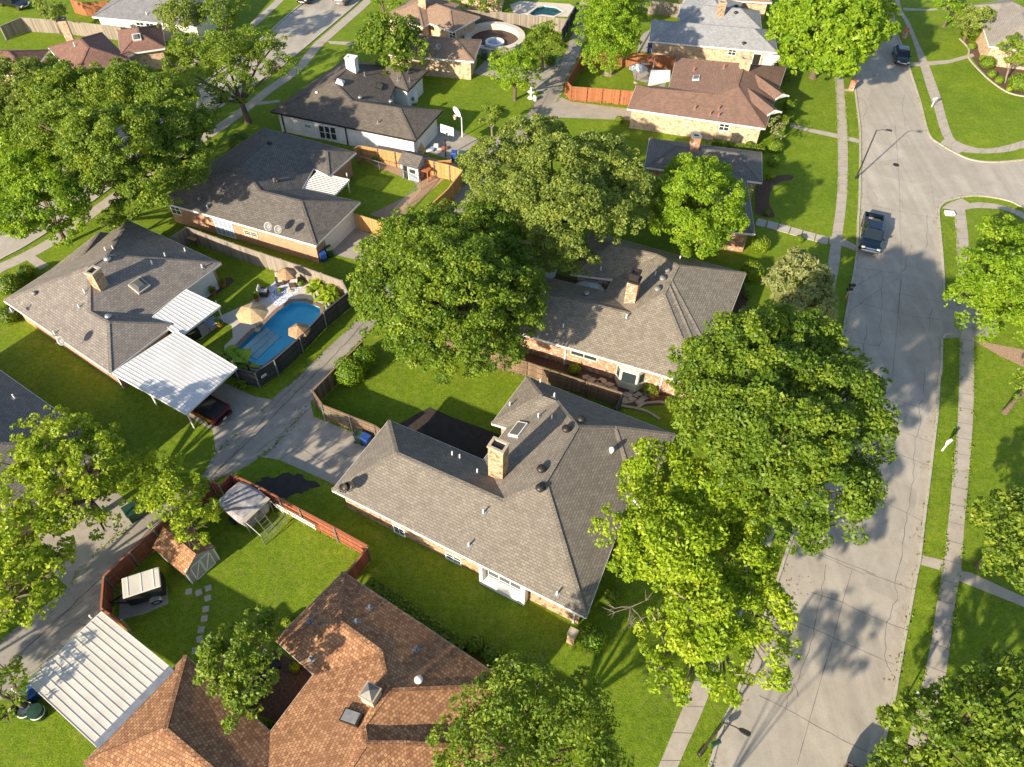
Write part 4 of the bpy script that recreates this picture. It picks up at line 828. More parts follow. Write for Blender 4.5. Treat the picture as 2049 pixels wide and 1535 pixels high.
# ================================================================== carports, pergola, patio cover
def carport(label, quad, z0, z1, mat, posts, ribs=.32, name='metal_carport', cat='carport', rib=True, gutter=None, panel=True):
    """quad pixels: house side a,b then outer c,d ; ribs run from a-b to c-d"""
    a, b = G(*quad[0], z0), G(*quad[1], z0); c, d = G(*quad[2], z1), G(*quad[3], z1)
    o = thing(name, label, cat, (a.x, a.y, 0)); m = MB()
    if panel: m.hexa([v-Vector((0, 0, .06)) for v in (a, b, c, d)]+[a, b, c, d] if (b-a).cross(c-b).z > 0 else [v-Vector((0, 0, .06)) for v in (d, c, b, a)]+[d, c, b, a]); m.build('roof_panel', mat, o, True)
    r = MB(); n = int((b-a).length/ribs)
    for i in range(n+1):
        p, q = a.lerp(b, i/n), d.lerp(c, i/n)
        r.bar(p+Vector((0, 0, .012)), q+Vector((0, 0, .012)), .04 if panel else .09, .034 if panel else .07)
    r.build('roof_ribs', mat, o, True)
    e = MB()
    for p, q in ((a, b), (b, c), (c, d), (d, a)): e.bar(p-Vector((0, 0, .09)), q-Vector((0, 0, .09)), .06, .2)
    e.build('edge_beam', 'white', o, True)
    if gutter: MB().bar(a+Vector((0, 0, .05)), b+Vector((0, 0, .05)), .5, .03).build('flashing_strip', gutter, o, True)
    for x, y in posts:
        p = G(x, y); MB().box((p.x, p.y, z1/2-.05), (.09, .09, z1-.1)).build('post', 'white', o, True)
    return o
carport('large white ribbed metal carport over the red pickup', [(224, 746), (353, 662), (474, 735), (372, 828)], 2.85, 2.6, 'panel', [(389, 857), (314, 811), (247, 776), (480, 763)])
carport('small white ribbed patio cover beside the pool lawn', [(305, 634), (372, 579), (441, 612), (360, 673)], 2.86, 2.62, 'panel', [(447, 643)], name='patio_cover', cat='patio cover')
M['pale_panel'] = plain('pale_panel', (.60, .56, .49), .5, 0, .1, .8)
carport('pale ribbed metal carport attached to the orange tile house', [(344, 1338), (193, 1494), (55, 1365), (203, 1224)], 2.8, 2.5, 'pale_panel', [(62, 1405), (209, 1262)], gutter='steel', ribs=.4)
carport('slatted white pergola behind the charcoal-roofed house', [(605, 375), (633, 345), (699, 360), (671, 389)], 2.6, 2.5, 'white', [(700, 385), (672, 412)], name='pergola', cat='pergola', panel=False, ribs=.28)
carport('flat white patio cover beside the reddish brown roof', [(1340, 160), (1341, 141), (1303, 141), (1297, 170)], 2.6, 2.5, 'white', [(1298, 182), (1304, 152)], name='patio_cover', cat='patio cover', ribs=1.)
# ================================================================== sheds
def gable_hut(name, label, cat, a, b, dep, hw_, hr, wall, roof, over=.15, door=None, trim='white'):
    """a,b ground pixels of the gable front (left,right as seen)"""
    A, B = G(*a), G(*b); d = (B-A); W = d.length; rz = math.atan2(d.y, d.x); o = thing(name, label, cat, A, rz)
    w_ = MB(); D = dep; w_.poly([(0, 0, 0), (W, 0, 0), (W, 0, hw_), (W/2, 0, hr-.05), (0, 0, hw_)]).poly([(W, D, 0), (0, D, 0), (0, D, hw_), (W/2, D, hr-.05), (W, D, hw_)]).poly([(0, D, 0), (0, 0, 0), (0, 0, hw_), (0, D, hw_)]).poly([(W, 0, 0), (W, D, 0), (W, D, hw_), (W, 0, hw_)])
    w_.build('wall', wall, o); r = MB(); s = (hr-hw_)/(W/2); e = over
    for X0, X1 in ((-e, W/2), (W+e, W/2)):
        z0 = hw_-e*s; q = [(X0, -e, z0), (X1, -e, hr), (X1, D+e, hr), (X0, D+e, z0)]
        if X0 > X1: q = [q[1], q[0], q[3], q[2]]
        r.hexa([(x, y, z-.01) for x, y, z in q]+[(x, y, z+.05) for x, y, z in q])
    ro = r.build('roof', roof, o); t = MB()
    for X in (0, W): t.box((X, -.0, hw_/2), (.1, .06, hw_))
    t.bar((0, -.03, hw_), (W/2, -.03, hr-.06), .05, .1).bar((W, -.03, hw_), (W/2, -.03, hr-.06), .05, .1); t.build('trim', trim, o)
    return o, W
o, W = gable_hut('garden_shed', 'brown-roofed wooden shed with a pale double door behind the redwood fence', 'shed', (386, 1168), (439, 1119), 3.1, 1.75, 2.6, 'tan', 'sh_tile')
for k in (0, 1):
    x = W/2+(k-.5)*.8; dd = MB().box((x, -.03, .9), (.76, .05, 1.7)).build('door', 'tan', o); t = MB()
    t.bar((x-.38, -.06, .06), (x+.38, -.06, 1.74), .06).bar((x-.36, -.06, .05), (x-.36, -.06, 1.75), .06).bar((x+.36, -.06, .05), (x+.36, -.06, 1.75), .06).bar((x-.36, -.06, .06), (x+.36, -.06, .06), .06).bar((x-.36, -.06, 1.74), (x+.36, -.06, 1.74), .06); t.build('door_trim', 'white', dd)
A, B = G(806, 356), G(838, 365); d = (B-A).normalized(); rz = math.atan2(d.y, d.x); o = thing('playhouse', 'small blue playhouse with a grey gabled roof in the play yard', 'playhouse', A, rz); W = (B-A).length; D = 2.2
w_ = MB().poly([(0, 0, 0), (W, 0, 0), (W, 0, 1.9), (0, 0, 1.9)]).poly([(W, 0, 0), (W, D, 0), (W, D, 1.9), (W, D/2, 2.45), (W, 0, 1.9)]).poly([(W, D, 0), (0, D, 0), (0, D, 1.9), (W, D, 1.9)]).poly([(0, D, 0), (0, 0, 0), (0, 0, 1.9), (0, D/2, 2.45), (0, D, 1.9)]); w_.build('wall', 'bluegrey', o)
r = MB()
for y0, y1 in ((-.25, D/2), (D+.25, D/2)): q = [(-.35, y0, 1.82), (W+.12, y0, 1.82), (W+.12, y1, 2.52), (-.35, y1, 2.52)]; q = q if y0 < y1 else [q[3], q[2], q[1], q[0]]; r.hexa([(x, y, z) for x, y, z in q]+[(x, y, z+.06) for x, y, z in q])
r.build('roof', 'sh_dark', o); wf = MB().box((W*.68, -.04, 1.25), (.95, .06, .65)).build('window', 'white', o); MB().box((W*.68, -.075, 1.25), (.75, .02, .45)).build('pane', 'glass', wf)
MB().box((.45, -.03, .85), (.5, .04, 1.6)).build('doorway', 'dark', o); t = MB()
for x in (0, .8, W): t.box((x, -.02, .95), (.12, .08, 1.9))
t.build('trim', 'white', o); t = MB().box((W+.5, .8, 1.3), (1., .9, .06)); 
for x, y in ((W+.9, .45), (W+.9, 1.2), (W+.1, .45)): t.box((x, y, .65), (.09, .09, 1.3))
t.build('side_counter', 'terracotta', o)
# ================================================================== trailer, covered trailer
A, B, C_ = G(246, 1198, 1.75), G(322, 1173, 1.75), G(317, 1134, 1.75); d = B-A; L = d.length; rz = math.atan2(d.y, d.x); n = Vector((-d.y, d.x, 0)).normalized(); Wd = min(2.0, (C_-B).dot(n)); o = thing('utility_trailer', 'small black box trailer with a pale flat top on the concrete pad', 'trailer', (A.x, A.y, .015), rz)
MB().box((L/2, Wd/2, 1.02), (L-.08, Wd-.08, 1.25)).build('body', 'black', o, bevel=.04); MB().box((L/2, Wd/2, 1.7), (L, Wd, .12)).build('lid', 'pale_panel', o, bevel=.04)
t = MB()
for x in (.35, L/2, L-.4): t.box((x, Wd/2, 1.77), (.05, Wd-.1, .03))
t.build('lid_rib', 'white', o); wheel(o, L*.68, -.12, .33, .22, -1); wheel(o, L*.68, Wd+.12, .33, .22, 1)
for y in (-.14, Wd+.14):
    fd = MB(); fd.loft([[(L*.68+(.45)*math.cos(a), y-.16, .33+.42*math.sin(a)), (L*.68+.45*math.cos(a), y+.16, .33+.42*math.sin(a)), (L*.68+.41*math.cos(a), y+.16, .33+.38*math.sin(a)), (L*.68+.41*math.cos(a), y-.16, .33+.38*math.sin(a))] for a in [math.pi*k/10 for k in range(11)]]).build('mudguard', 'steel', o)
MB().bar((0, .3, .5), (-1.2, Wd/2, .5), .08).bar((0, Wd-.3, .5), (-1.2, Wd/2, .5), .08).tube([(-1.15, Wd/2, 0), (-1.15, Wd/2, .8)], .04).build('tongue', 'black', o)
M['dirtywhite'] = bricks('dirty_white', (.44, .42, .43), (.52, .5, .51), (.5, .5, .5), 9, 9, .001, 1., (.07, .06, .065), 1.6)
A, B, C_ = G(430, 1008, 1.9), G(483, 1046, 1.9), G(516, 1004, 1.9); d = B-A; L = d.length; rz = math.atan2(d.y, d.x); Wd = 2.6
o = thing('covered_trailer', 'dirty white covered trailer with an open metal frame behind it by the redwood fence', 'trailer', (A.x, A.y, 0), rz)
m = MB(); S2 = []
for x, k in ((0, .86), (L*.3, .97), (L*.75, 1.), (L, .92)):
    S2.append([(x, Wd/2+(y)*Wd/2*k, z) for y, z in ((-.72, .45), (-.92, 1.0), (-1, 1.75), (-.8, 1.92), (0, 2.02), (.8, 1.92), (1, 1.75), (.92, 1.0), (.72, .45))])
m.loft(S2).build('shell', 'dirtywhite', o); MB().box((L+.1, Wd/2, 1.95), (.35, Wd*.9, .1)).build('rear_panel', 'tan', o)
t = MB()
for y in (.2, Wd-.2): t.tube([(L+.1, y, 0), (L+.1, y, 1.9)], .04, 6).tube([(L+.1, y, 1.9), (L+1.5, y, 1.3), (L+1.5, y, 0)], .035, 6)
for z in (.3, .75, 1.3): t.tube([(L+1.5, .2, z), (L+1.5, Wd-.2, z)], .03, 6)
t.build('frame', 'steel', o); t = MB()
for y in (Wd*.35, Wd*.6): t.bar((L+.2, y, 1.6), (L+1.0, y, 0), .05)
for k in range(5): q = k/5+.1; t.bar((L+.2+.8*q, Wd*.35, 1.6-1.6*q), (L+.2+.8*q, Wd*.6, 1.6-1.6*q), .04)
t.build('ladder', 'steel', o)
for y in (.1, Wd-.1): wheel(o, L*.4, y, .35, .22, -1 if y < 1 else 1)
# ================================================================== pools
def basin(label, loop, depth, wat, tile, cop, name='swimming_pool', steps=False):
    c = sum(loop, Vector())/len(loop); o = thing(name, label, 'pool', (c.x, c.y, 0)); m = MB(); n = len(loop)
    for i in range(n):
        a, b = loop[i], loop[(i+1) % n]; m.poly([(a.x, a.y, .02), (b.x, b.y, .02), (b.x, b.y, -depth), (a.x, a.y, -depth)])
    m.ngon([(p.x, p.y, -depth) for p in loop]); m.build('basin', tile, o, True)
    MB().ngon([(p.x, p.y, -.12) for p in loop]).build('water', wat, o, True)
    cm = MB(); ccw = sum(loop[i].x*loop[(i+1) % n].y-loop[(i+1) % n].x*loop[i].y for i in range(n)) > 0
    I = inset(loop if ccw else loop[::-1], .06); O = inset(loop if ccw else loop[::-1], -.32)
    for i in range(n):
        j = (i+1) % n; cm.hexa([(O[i].x, O[i].y, .012), (O[j].x, O[j].y, .012), (I[j].x, I[j].y, .012), (I[i].x, I[i].y, .012), (O[i].x, O[i].y, .07), (O[j].x, O[j].y, .07), (I[j].x, I[j].y, .07), (I[i].x, I[i].y, .07)])
    cm.build('coping', cop, o, True); return o
def watermat(name, tint, wsc=1.1):
    m, t, b = nmat(name); tr = N(t, 'ShaderNodeBsdfTransparent'); tr.inputs[0].default_value = c4(tint); gl = N(t, 'ShaderNodeBsdfGlossy', Roughness=.04); fr = N(t, 'ShaderNodeFresnel', IOR=1.33)
    bp = N(t, 'ShaderNodeBump', Strength=.6, Distance=.12); t.links.new(noise(t, wsc, 4, .6, dist=1.2), bp.inputs['Height'])
    for n_ in (gl, fr): t.links.new(bp.outputs[0], n_.inputs['Normal'])
    mx = N(t, 'ShaderNodeMixShader'); t.links.new(fr.outputs[0], mx.inputs[0]); t.links.new(tr.outputs[0], mx.inputs[1]); t.links.new(gl.outputs[0], mx.inputs[2]); t.links.new(mx.outputs[0], t.nodes['Material Output'].inputs[0]); return m
M['water'] = watermat('pool_water', (.80, .955, .99)); M['water2'] = watermat('far_pool_water', (.5, .9, .85))
m, t, b = nmat('pool_plaster'); w1 = N(t, 'ShaderNodeTexVoronoi', Scale=.9); w1.feature = 'DISTANCE_TO_EDGE'; vv = t.nodes.new('ShaderNodeVectorMath'); vv.operation = 'ADD'; gp = t.nodes.new('ShaderNodeNewGeometry').outputs['Position']
nn = N(t, 'ShaderNodeTexNoise', Scale=1.2, Detail=3.); t.links.new(gp, nn.inputs['Vector']); t.links.new(gp, vv.inputs[0]); t.links.new(nn.outputs['Color'], vv.inputs[1]); t.links.new(vv.outputs[0], w1.inputs['Vector'])
t.links.new(ramp(t, noise(t, .8, 4, .6), [(.3, (.18, .74, .93)), (.7, (.34, .88, .99))]), b.inputs['Base Color']); M['plaster'] = m
M['plaster2'] = plain('turquoise_plaster', (.18, .55, .50), .6); M['coping'] = bricks('brick_coping', (.22, .12, .09), (.32, .19, .14), (.3, .26, .22), .3, .12, .012, .1)
o = basin('angular blue in-ground swimming pool with a brick edge beside the alley fence', POOL, .62, 'water', 'plaster', 'coping')
# steps at the house end
for k, (z, w_) in enumerate(((-.2, .55), (-.33, 1.1), (-.46, 1.65))):
    m = MB(); a, b = POOL[0], POOL[3]; d = (b-a).normalized(); n = Vector((d.y, -d.x, 0)); a2_, b2_ = a+d*.15+n*.3, a+d*((b-a).length*.62)+n*.3
    q = [a2_, a2_+n*w_, b2_+n*w_, b2_]; m.hexa([Vector((v.x, v.y, -.62)) for v in q]+[Vector((v.x, v.y, z)) for v in q]); m.build('step', 'white', o, True)
basin('turquoise kidney swimming pool at the top edge', POOL2, .6, 'water2', 'plaster2', 'deck')
sheet('far_pool_deck', P([(1020,10),(1040,2),(1140,8),(1150,14),(1136,34),(1030,30)]), 'deck', .011, False, [list(reversed(POOL2))])
p = G(990, 88); o = thing('round_pool', 'round above-ground pool with a white rim and brown empty inside', 'pool', p); pr = G(1030, 75)-p; R = 3.8
MB().lathe([(R, 0), (R, 1.1), (R+.35, 1.12), (R+.35, 1.2), (R-.45, 1.2), (R-.45, .4)], n=36).build('rim', 'deck', o); MB().lathe([(R-.46, .3), (R-.46, .42), (.02, .43)], n=36).build('pool_floor', 'soil', o)
p = G(990, 93); o = thing('round_trampoline', 'small round white-rimmed spa beside the round pool', 'spa', p); MB().lathe([(1.3, 0), (1.3, .7), (1.0, .72), (1., .5)], n=24).build('rim', 'white', o); MB().lathe([(.99, .52), (.01, .5)], n=24).build('cover', 'bluegrey', o); o.name = 'hot_tub'
# ================================================================== street furniture
def lamp(label, base, head_px, h):
    b = G(*base); hd = G(*head_px, h); d = Vector((hd.x-b.x, hd.y-b.y, 0)); L = max(1.1, d.length); o = thing('street_lamp', label, 'street lamp', b, math.atan2(d.y, d.x), 'street lamps')
    MB().lathe([(.17, 0), (.17, .25), (.09, .3)], n=12).build('base', 'dark', o); MB().tube([(0, 0, .2), (0, 0, h*.6), (0, 0, h)], [.085, .07, .055], 10).build('pole', 'dark', o)
    MB().tube([(0, 0, h-.05), (L*.5, 0, h+.12), (L*.75, 0, h+.1)], .035, 8).build('arm', 'dark', o)
    hm = MB().loft([[(L*.72+x, y*w_, h+.1+z) for y, z in ((-1, 0), (-.8, .09), (.8, .09), (1, 0), (.7, -.06), (-.7, -.06))] for x, w_ in ((0, .06), (.15, .14), (.5, .16), (.62, .1))]).build('lamp_head', 'dark', o); MB().box((L*.72+.35, 0, h+.03), (.3, .2, .03)).build('lens', 'lamp', hm)
lamp('tall dark street lamp at the kerb left of the round manhole', (1713, 357), (1778, 263), 5.95)
lamp('tall dark street lamp at the kerb near the bottom edge', (1400, 1509), (1474, 1458), 6.2)
def mailbox(label, px, kind, rz=0., group='mailboxes'):
    p = G(*px); o = thing('mailbox', label, 'mailbox', p, rz, group)
    if kind == 'brick':
        MB().box((0, 0, .6), (.5, .5, 1.2)).build('pillar', 'br_red', o); MB().lathe([(.42, 1.2), (.42, 1.26), (.02, 1.5)], n=4).build('cap', 'terracotta', o); MB().box((.26, 0, .95), (.04, .22, .25)).build('door', 'white', o)
    else:
        c = {'white': 'white', 'dark': 'black', 'green': 'dkgreen'}[kind]; MB().box((0, 0, .5), (.1, .1, 1.)).build('post', c if kind != 'dark' else 'plank', o)
        MB().loft([[(x, y, 1.0+z) for y, z in ((-.12, 0), (-.12, .14), (-.07, .22), (.07, .22), (.12, .14), (.12, 0))] for x in (-.28, .28)]).build('box', c, o); MB().box((.05, .14, 1.2), (.14, .02, .05)).build('flag', 'tail', o)
mailbox('brick pillar mailbox on the west kerb beside the dark shadow', (1702, 181), 'brick', 0)
mailbox('small white mailbox in the grass strip of the far east lawn', (1864, 214), 'white', .5)
mailbox('black mailbox pair on a post at the west kerb', (1692, 596), 'dark', .1); mailbox('second black mailbox on the kerb just above the first pair', (1697, 588), 'dark', .1)
mailbox('brick mailbox in the tree shade by the far black car', (1808, 76), 'brick', .2)
mailbox('dark green mailbox behind the bottom street lamp', (1425, 1497), 'green', .4)
p = G(1885, 902); o = thing('white_signpost', 'white leaning post with a broad flat top in the east grass strip', 'post', p, .5); MB().box((0, 0, .5), (.11, .11, 1.)).build('post', 'white', o); MB().hexa([(-.1, -.09, .9), (.1, -.09, .9), (.1, .09, .9), (-.1, .09, .9), (-.27, -.11, 1.35), (.27, -.11, 1.35), (.27, .11, 1.35), (-.27, .11, 1.35)]).build('box', 'white', o)
p = G(1803, 1412); o = thing('street_sign', 'thin white signpost at the bottom right kerb with a dark sign plate', 'sign', p, .35); MB().tube([(0, 0, 0), (0, 0, 2.3)], .05, 8).build('post', 'white', o); MB().box((-.2, 0, 1.95), (.75, .05, .5)).build('sign_plate', 'black', o); MB().box((.0, 0, 2.35), (.16, .12, .2)).build('cap', 'white', o)
p = G(1899, 429); o = thing('utility_box', 'flat white utility cover in the grass by the corner ramp', 'utility box', p, -.05); MB().box((0, 0, .12), (.95, .62, .24)).build('case', 'white', o, bevel=.03); MB().box((0, 0, .25), (1., .66, .03)).build('lid', 'white', o)
p = G(275, 1030); o = thing('utility_box', 'green metal utility cabinet beside the alley under the yellow-green tree', 'utility box', p, .75); MB().box((0, 0, .45), (1.2, 1., .9)).build('case', 'dkgreen', o, bevel=.03); MB().box((0, 0, .93), (1.3, 1.1, .06)).build('lid', 'dkgreen', o)
# bins
def bin_(col):
    o = thing('wheelie_bin', 'x', 'bin', (0, 0, 0), 0, 'wheeled rubbish bins'); MB().hexa([(-.25, -.22, .06), (.25, -.22, .06), (.25, .25, .06), (-.25, .25, .06), (-.31, -.3, 1.0), (.31, -.3, 1.0), (.31, .34, 1.0), (-.31, .34, 1.0)]).build('bin_body', col, o)
    MB().hexa([(-.33, -.34, 1.0), (.33, -.34, 1.0), (.33, .36, 1.0), (-.33, .36, 1.0), (-.31, -.3, 1.06), (.31, -.3, 1.06), (.3, .34, 1.14), (-.3, .34, 1.14)]).build('lid', col, o)
    for s in (-1, 1): MB().tube([(s*.24, .3, .12), (s*.31, .3, .12)], .12, 12).build('wheel', 'tyre', o)
    MB().tube([(-.25, .4, 1.02), (.25, .4, 1.02)], .02, 6).build('handle', col, o); return o
proto = {}
def bin_at(col, px, rz, label, tip=0):
    p = G(*px)
    if col not in proto: proto[col] = bin_(col); o = proto[col]; o.location = p; o.rotation_euler = (0, 0, rz); o['label'] = label
    else: o = dup(proto[col], p, rz, label)
    return o
bin_at('navy', (648, 522), .6, 'blue wheeled bin at the corner of the orange brick garage'); bin_at('bin_green', (661, 513), .6, 'green wheeled bin tucked behind the blue one at the brick garage')
bin_at('navy', (909, 321), -.1, 'blue wheeled bin on the white house driveway'); bin_at('bin_green', (924, 322), -.1, 'grey-green wheeled bin right of the blue one on the white house driveway')
bin_at('bin_green', (1225, 204), .05, 'grey-green wheeled bin against the red stained fence'); bin_at('navy', (1250, 208), .05, 'blue wheeled bin against the red stained fence')
bin_at('bin_green', (722, 885), 1.1, 'olive wheeled bin beside the middle garage fence'); bin_at('navy', (735, 890), 1.1, 'blue wheeled bin at the middle garage corner'); bin_at('navy', (73, 1398), .8, 'blue wheeled bin at the lower left carport corner')
bin_at('navy', (1299, 105), 0, 'blue wheeled bin near the pale roofed house at the top'); bin_at('navy', (977, 110), .3, 'blue wheeled bin beside the tan garage at the top'); bin_at('bin_green', (969, 119), .3, 'dark wheeled bin beside the tan garage at the top')
for px, lb in (((58, 1428), 'open round dark green barrel on the lower left lawn'), ((83, 1432), 'closed round dark green barrel on the lower left lawn')):
    p = G(*px); o = thing('garden_barrel', lb, 'barrel', p, 0, 'green barrels'); MB().lathe([(.36, 0), (.42, .85), (.44, .9), (.4, .9), (.34, .1), (.02, .1)] if 'open' in lb else [(.36, 0), (.42, .85), (.46, .88), (.44, .95), (.02, .99)], n=20).build('drum', 'dkgreen', o); MB().lathe([(.43, .55), (.45, .57), (.43, .6)], n=20).build('hoop', 'white', o)
# basketball
def hoop(label, px, rz, h, fan, polem):
    p = G(*px); o = thing('basketball_hoop', label, 'basketball hoop', p, rz, 'basketball hoops'); MB().tube([(0, 0, 0), (0, 0, h-.6), (.45, 0, h-.1)], .07, 10).build('pole', polem, o)
    if fan: prof = [(.9*math.cos(a), .55*math.sin(a) if math.sin(a) > 0 else .35*math.sin(a)) for a in [2*math.pi*k/24 for k in range(24)]]
    else: prof = [(-.85, -.5), (.85, -.5), (.85, .5), (-.85, .5)]
    b = MB().loft([[(.55+x, u, h+.15+v) for u, v in prof] for x in (0, .04)]).build('backboard', 'white', o)
    if not fan: MB().box((.6, 0, h+.05), (.01, .6, .07)).box((.6, -.3, h+.2), (.01, .07, .4)).box((.6, .3, h+.2), (.01, .07, .4)).box((.6, 0, h+.4), (.01, .6, .06)).build('board_marking', 'black', b)
    MB().tube([(.85+.23*math.cos(a), .23*math.sin(a), h-.2) for a in [2*math.pi*k/16 for k in range(17)]], .015, 6, False).build('rim', 'orange', o)
    MB().loft([[(.85+r_*math.cos(a), r_*math.sin(a), h-.2-z) for a in [2*math.pi*k/12 for k in range(12)]] for r_, z in ((.22, 0), (.15, .25), (.12, .42))], cap=False).build('net', 'pale_panel', o)
hoop('white fan-shaped basketball hoop on a white pole by the lawn edge', (925, 274), 3.7, 3.1, True, 'white'); hoop('basketball hoop with a clear square board on a dark pole by the fence', (892, 314), 1.1, 2.9, False, 'dark')
p = G(540, 1338); o = thing('toy_basketball_hoop', 'small toy basketball hoop with a red rim beside the orange tile roof', 'toy hoop', p, 2.3); MB().box((0, 0, .15), (.9, 1.2, .3)).build('base', 'black', o, bevel=.08); MB().tube([(0, 0, .3), (.2, 0, 1.9)], .05, 8).build('pole', 'grey', o); MB().box((.3, 0, 2.0), (.05, .8, .5)).build('backboard', 'white', o); MB().tube([(.62+.22*math.cos(a), .22*math.sin(a), 1.8) for a in [2*math.pi*k/16 for k in range(17)]], .03, 6, False).build('rim', 'orange', o)
# ================================================================== patio furniture
def umbrella(label, px, z, R, mat, n=8, tilt=0, base=True):
    p = G(*px, z); o = thing('patio_umbrella', label, 'umbrella', (p.x, p.y, 0 if base else -1.2), 0, 'patio umbrellas'); zz = z if base else z+1.2; m = MB(); tiers = [(.05, .28), (R*.38, .1), (R*.33, .12), (R*.72, -.1), (R*.68, -.07), (R, -.3)]
    rings = [[(r_*math.cos(2*math.pi*k/n+.2)*(1 if k % 2 == 0 or j == 0 else 1), r_*math.sin(2*math.pi*k/n+.2), zz+dz) for k in range(n)] for j, (r_, dz) in enumerate(tiers)]
    for j in range(len(rings)-1):
        for k in range(n): m.poly([rings[j][k], rings[j+1][k], rings[j+1][(k+1) % n], rings[j][(k+1) % n]])
    m.build('canopy', mat, o); MB().tube([(0, 0, 0), (0, 0, zz+.32)], .03, 8).build('pole', 'dark', o); rb = MB()
    for k in range(n): a = 2*math.pi*k/n+.2; rb.bar((0, 0, zz+.22), (R*math.cos(a), R*math.sin(a), zz-.32), .025)
    rb.build('ribs', 'dark', o)
    if base: MB().lathe([(.3, 0), (.3, .06), (.05, .12)], n=14).build('base', 'stone', o)
umbrella('pale tiered thatch umbrella on the deck left of the swimming pool', (503, 622), 2.3, 1.4, 'thatch', 8); umbrella('brown thatch umbrella over the wicker chairs by the grey fence', (572, 543), 2.4, .95, 'thatch2', 8); umbrella('worn brown thatch umbrella standing in the pool water', (597, 657), 2.0, 1.0, 'thatch2', 7, base=False)
M['stripe'] = plain('striped_canvas', (.55, .58, .58), .8, 0, .3, 3)
umbrella('pale striped umbrella beside the big dark tree', (1085, 538), 2.3, 1.4, 'stripe'); umbrella('pale striped umbrella in the courtyard of the brick chimney house', (1178, 577), 2.3, 1.5, 'stripe')
umbrella('small blue-grey umbrella on the patio beside the red fence', (1277, 132), 2.2, 1.2, 'stripe')
m, t, b = nmat('rug_pattern'); ds = noise(t, 2.2, 5, .7, dist=2.5); wv = N(t, 'ShaderNodeTexWave', Scale=1.4, Distortion=6.); wv.wave_type = 'RINGS'; t.links.new(t.nodes.new('ShaderNodeNewGeometry').outputs['Position'], wv.inputs['Vector'])
f1 = ramp(t, wv.outputs['Fac'], [(.42, (0, 0, 0)), (.5, (1, 1, 1))]); f2 = ramp(t, ds, [(.48, (0, 0, 0)), (.54, (1, 1, 1))]); t.links.new(mixc(t, mixc(t, 1., f1, f2, 'MULTIPLY'), (.74, .76, .80), (.06, .13, .42)), b.inputs['Base Color']); b.inputs['Roughness'].default_value = .95; M['rug'] = m
rp = P([(519, 590), (556, 560), (607, 574), (560, 616)]); rc = sum(rp, Vector())/4; rg = MB().hexa([Vector((v.x, v.y, .018)) for v in rp]+[Vector((v.x, v.y, .035)) for v in rp]); 
if (rp[1]-rp[0]).cross(rp[2]-rp[1]).z < 0: rp = rp[::-1]; rg = MB().hexa([Vector((v.x, v.y, .018)) for v in rp]+[Vector((v.x, v.y, .035)) for v in rp])
tag(rg.build('outdoor_rug', 'rug'), 'blue and white patterned rug on the pool deck', 'rug'); 
rn = MB(); cc = Vector((rc.x, rc.y, .037))
for rr in (.32, .5): rn.loft([[(cc.x+(rr+dr)*math.cos(a), cc.y+(rr+dr)*math.sin(a), .038) for a in [2*math.pi*k/28 for k in range(28)]] for dr in (.07, 0)], cap=False)
rn.build('medallion', 'navy', bpy.data.objects['outdoor_rug'])
def wchair():
    o = thing('wicker_chair', 'x', 'chair', (0, 0, 0), 0, 'wicker patio chairs'); MB().box((0, 0, .2), (.75, .75, .4)).build('frame', 'wicker', o, bevel=.04); MB().box((0, .02, .45), (.6, .62, .12)).build('seat', 'pale_panel', o, bevel=.04)
    MB().hexa([(-.37, .28, .4), (.37, .28, .4), (.37, .4, .4), (-.37, .4, .4), (-.35, .42, .95), (.35, .42, .95), (.35, .52, .95), (-.35, .52, .95)]).build('backrest', 'pale_panel', o)
    for s in (-1, 1): MB().box((s*.36, 0, .5), (.1, .75, .2)).build('armrest', 'wicker', o, bevel=.03)
    return o
wc = wchair()
def put(o, px, rz, label, first=False, z=.02):
    p = G(*px); p.z = z
    if first: o.location = p; o.rotation_euler = (0, 0, rz); o['label'] = label; return o
    return dup(o, p, rz, label)
put(wc, (562, 567), .3, 'wicker chair left of the umbrella table on the patterned rug', True); put(wc, (588, 571), -1.4, 'wicker chair right of the umbrella table on the patterned rug'); put(wc, (530, 590), 1.6, 'wicker chair with its back to the lawn at the rug corner')
def table(name, label, px, d, h, top, leg='dark', rz=0., z=.02):
    p = G(*px); o = thing(name, label, 'table', (p.x, p.y, z), rz); MB().box((0, 0, h), (d[0], d[1], .05)).build('table_top', top, o)
    for x in (-1, 1):
        for y in (-1, 1): MB().box((x*(d[0]/2-.07), y*(d[1]/2-.07), h/2), (.05, .05, h)).build('leg', leg, o)
    return o
table('patio_table', 'small dark table under the brown thatch umbrella', (576, 566), (.7, .7), .5, 'wicker'); table('patio_table', 'pale square table under the small patio cover', (427, 655), (1.0, 1.0), .7, 'bluegrey', rz=.7); table('potting_table', 'weathered wooden table in the corner behind the grey fence', (387, 487), (1.5, .8), .8, 'plank', rz=-.3)
table('garden_table', 'metal garden table on the patio beside the red fence', (1290, 135), (1.2, 1.2), .7, 'white')
p = G(388, 678); o = thing('barbecue_grill', 'black barbecue grill with a steel handle under the patio cover', 'grill', (p.x, p.y, .02), .7); MB().box((0, 0, .45), (1.3, .6, .8)).build('cabinet', 'black', o); MB().loft([[(x, .32*math.cos(a), .85+.32*math.sin(a)) for a in [math.pi*k/8 for k in range(9)]] for x in (-.45, .45)]).build('hood', 'black', o); MB().box((0, -.35, 1.0), (.6, .05, .06)).build('handle', 'chrome', o)
def pot(label, px, r=.28, plant=True, g='planted pots'):
    p = G(*px); o = thing('flower_pot', label, 'pot', (p.x, p.y, .02), 0, g); MB().lathe([(r*.65, 0), (r, r*1.6), (r*1.1, r*1.7), (r*.9, r*1.7), (.01, r*1.5)], n=16).build('pot', 'terracotta', o)
    return p, r, o
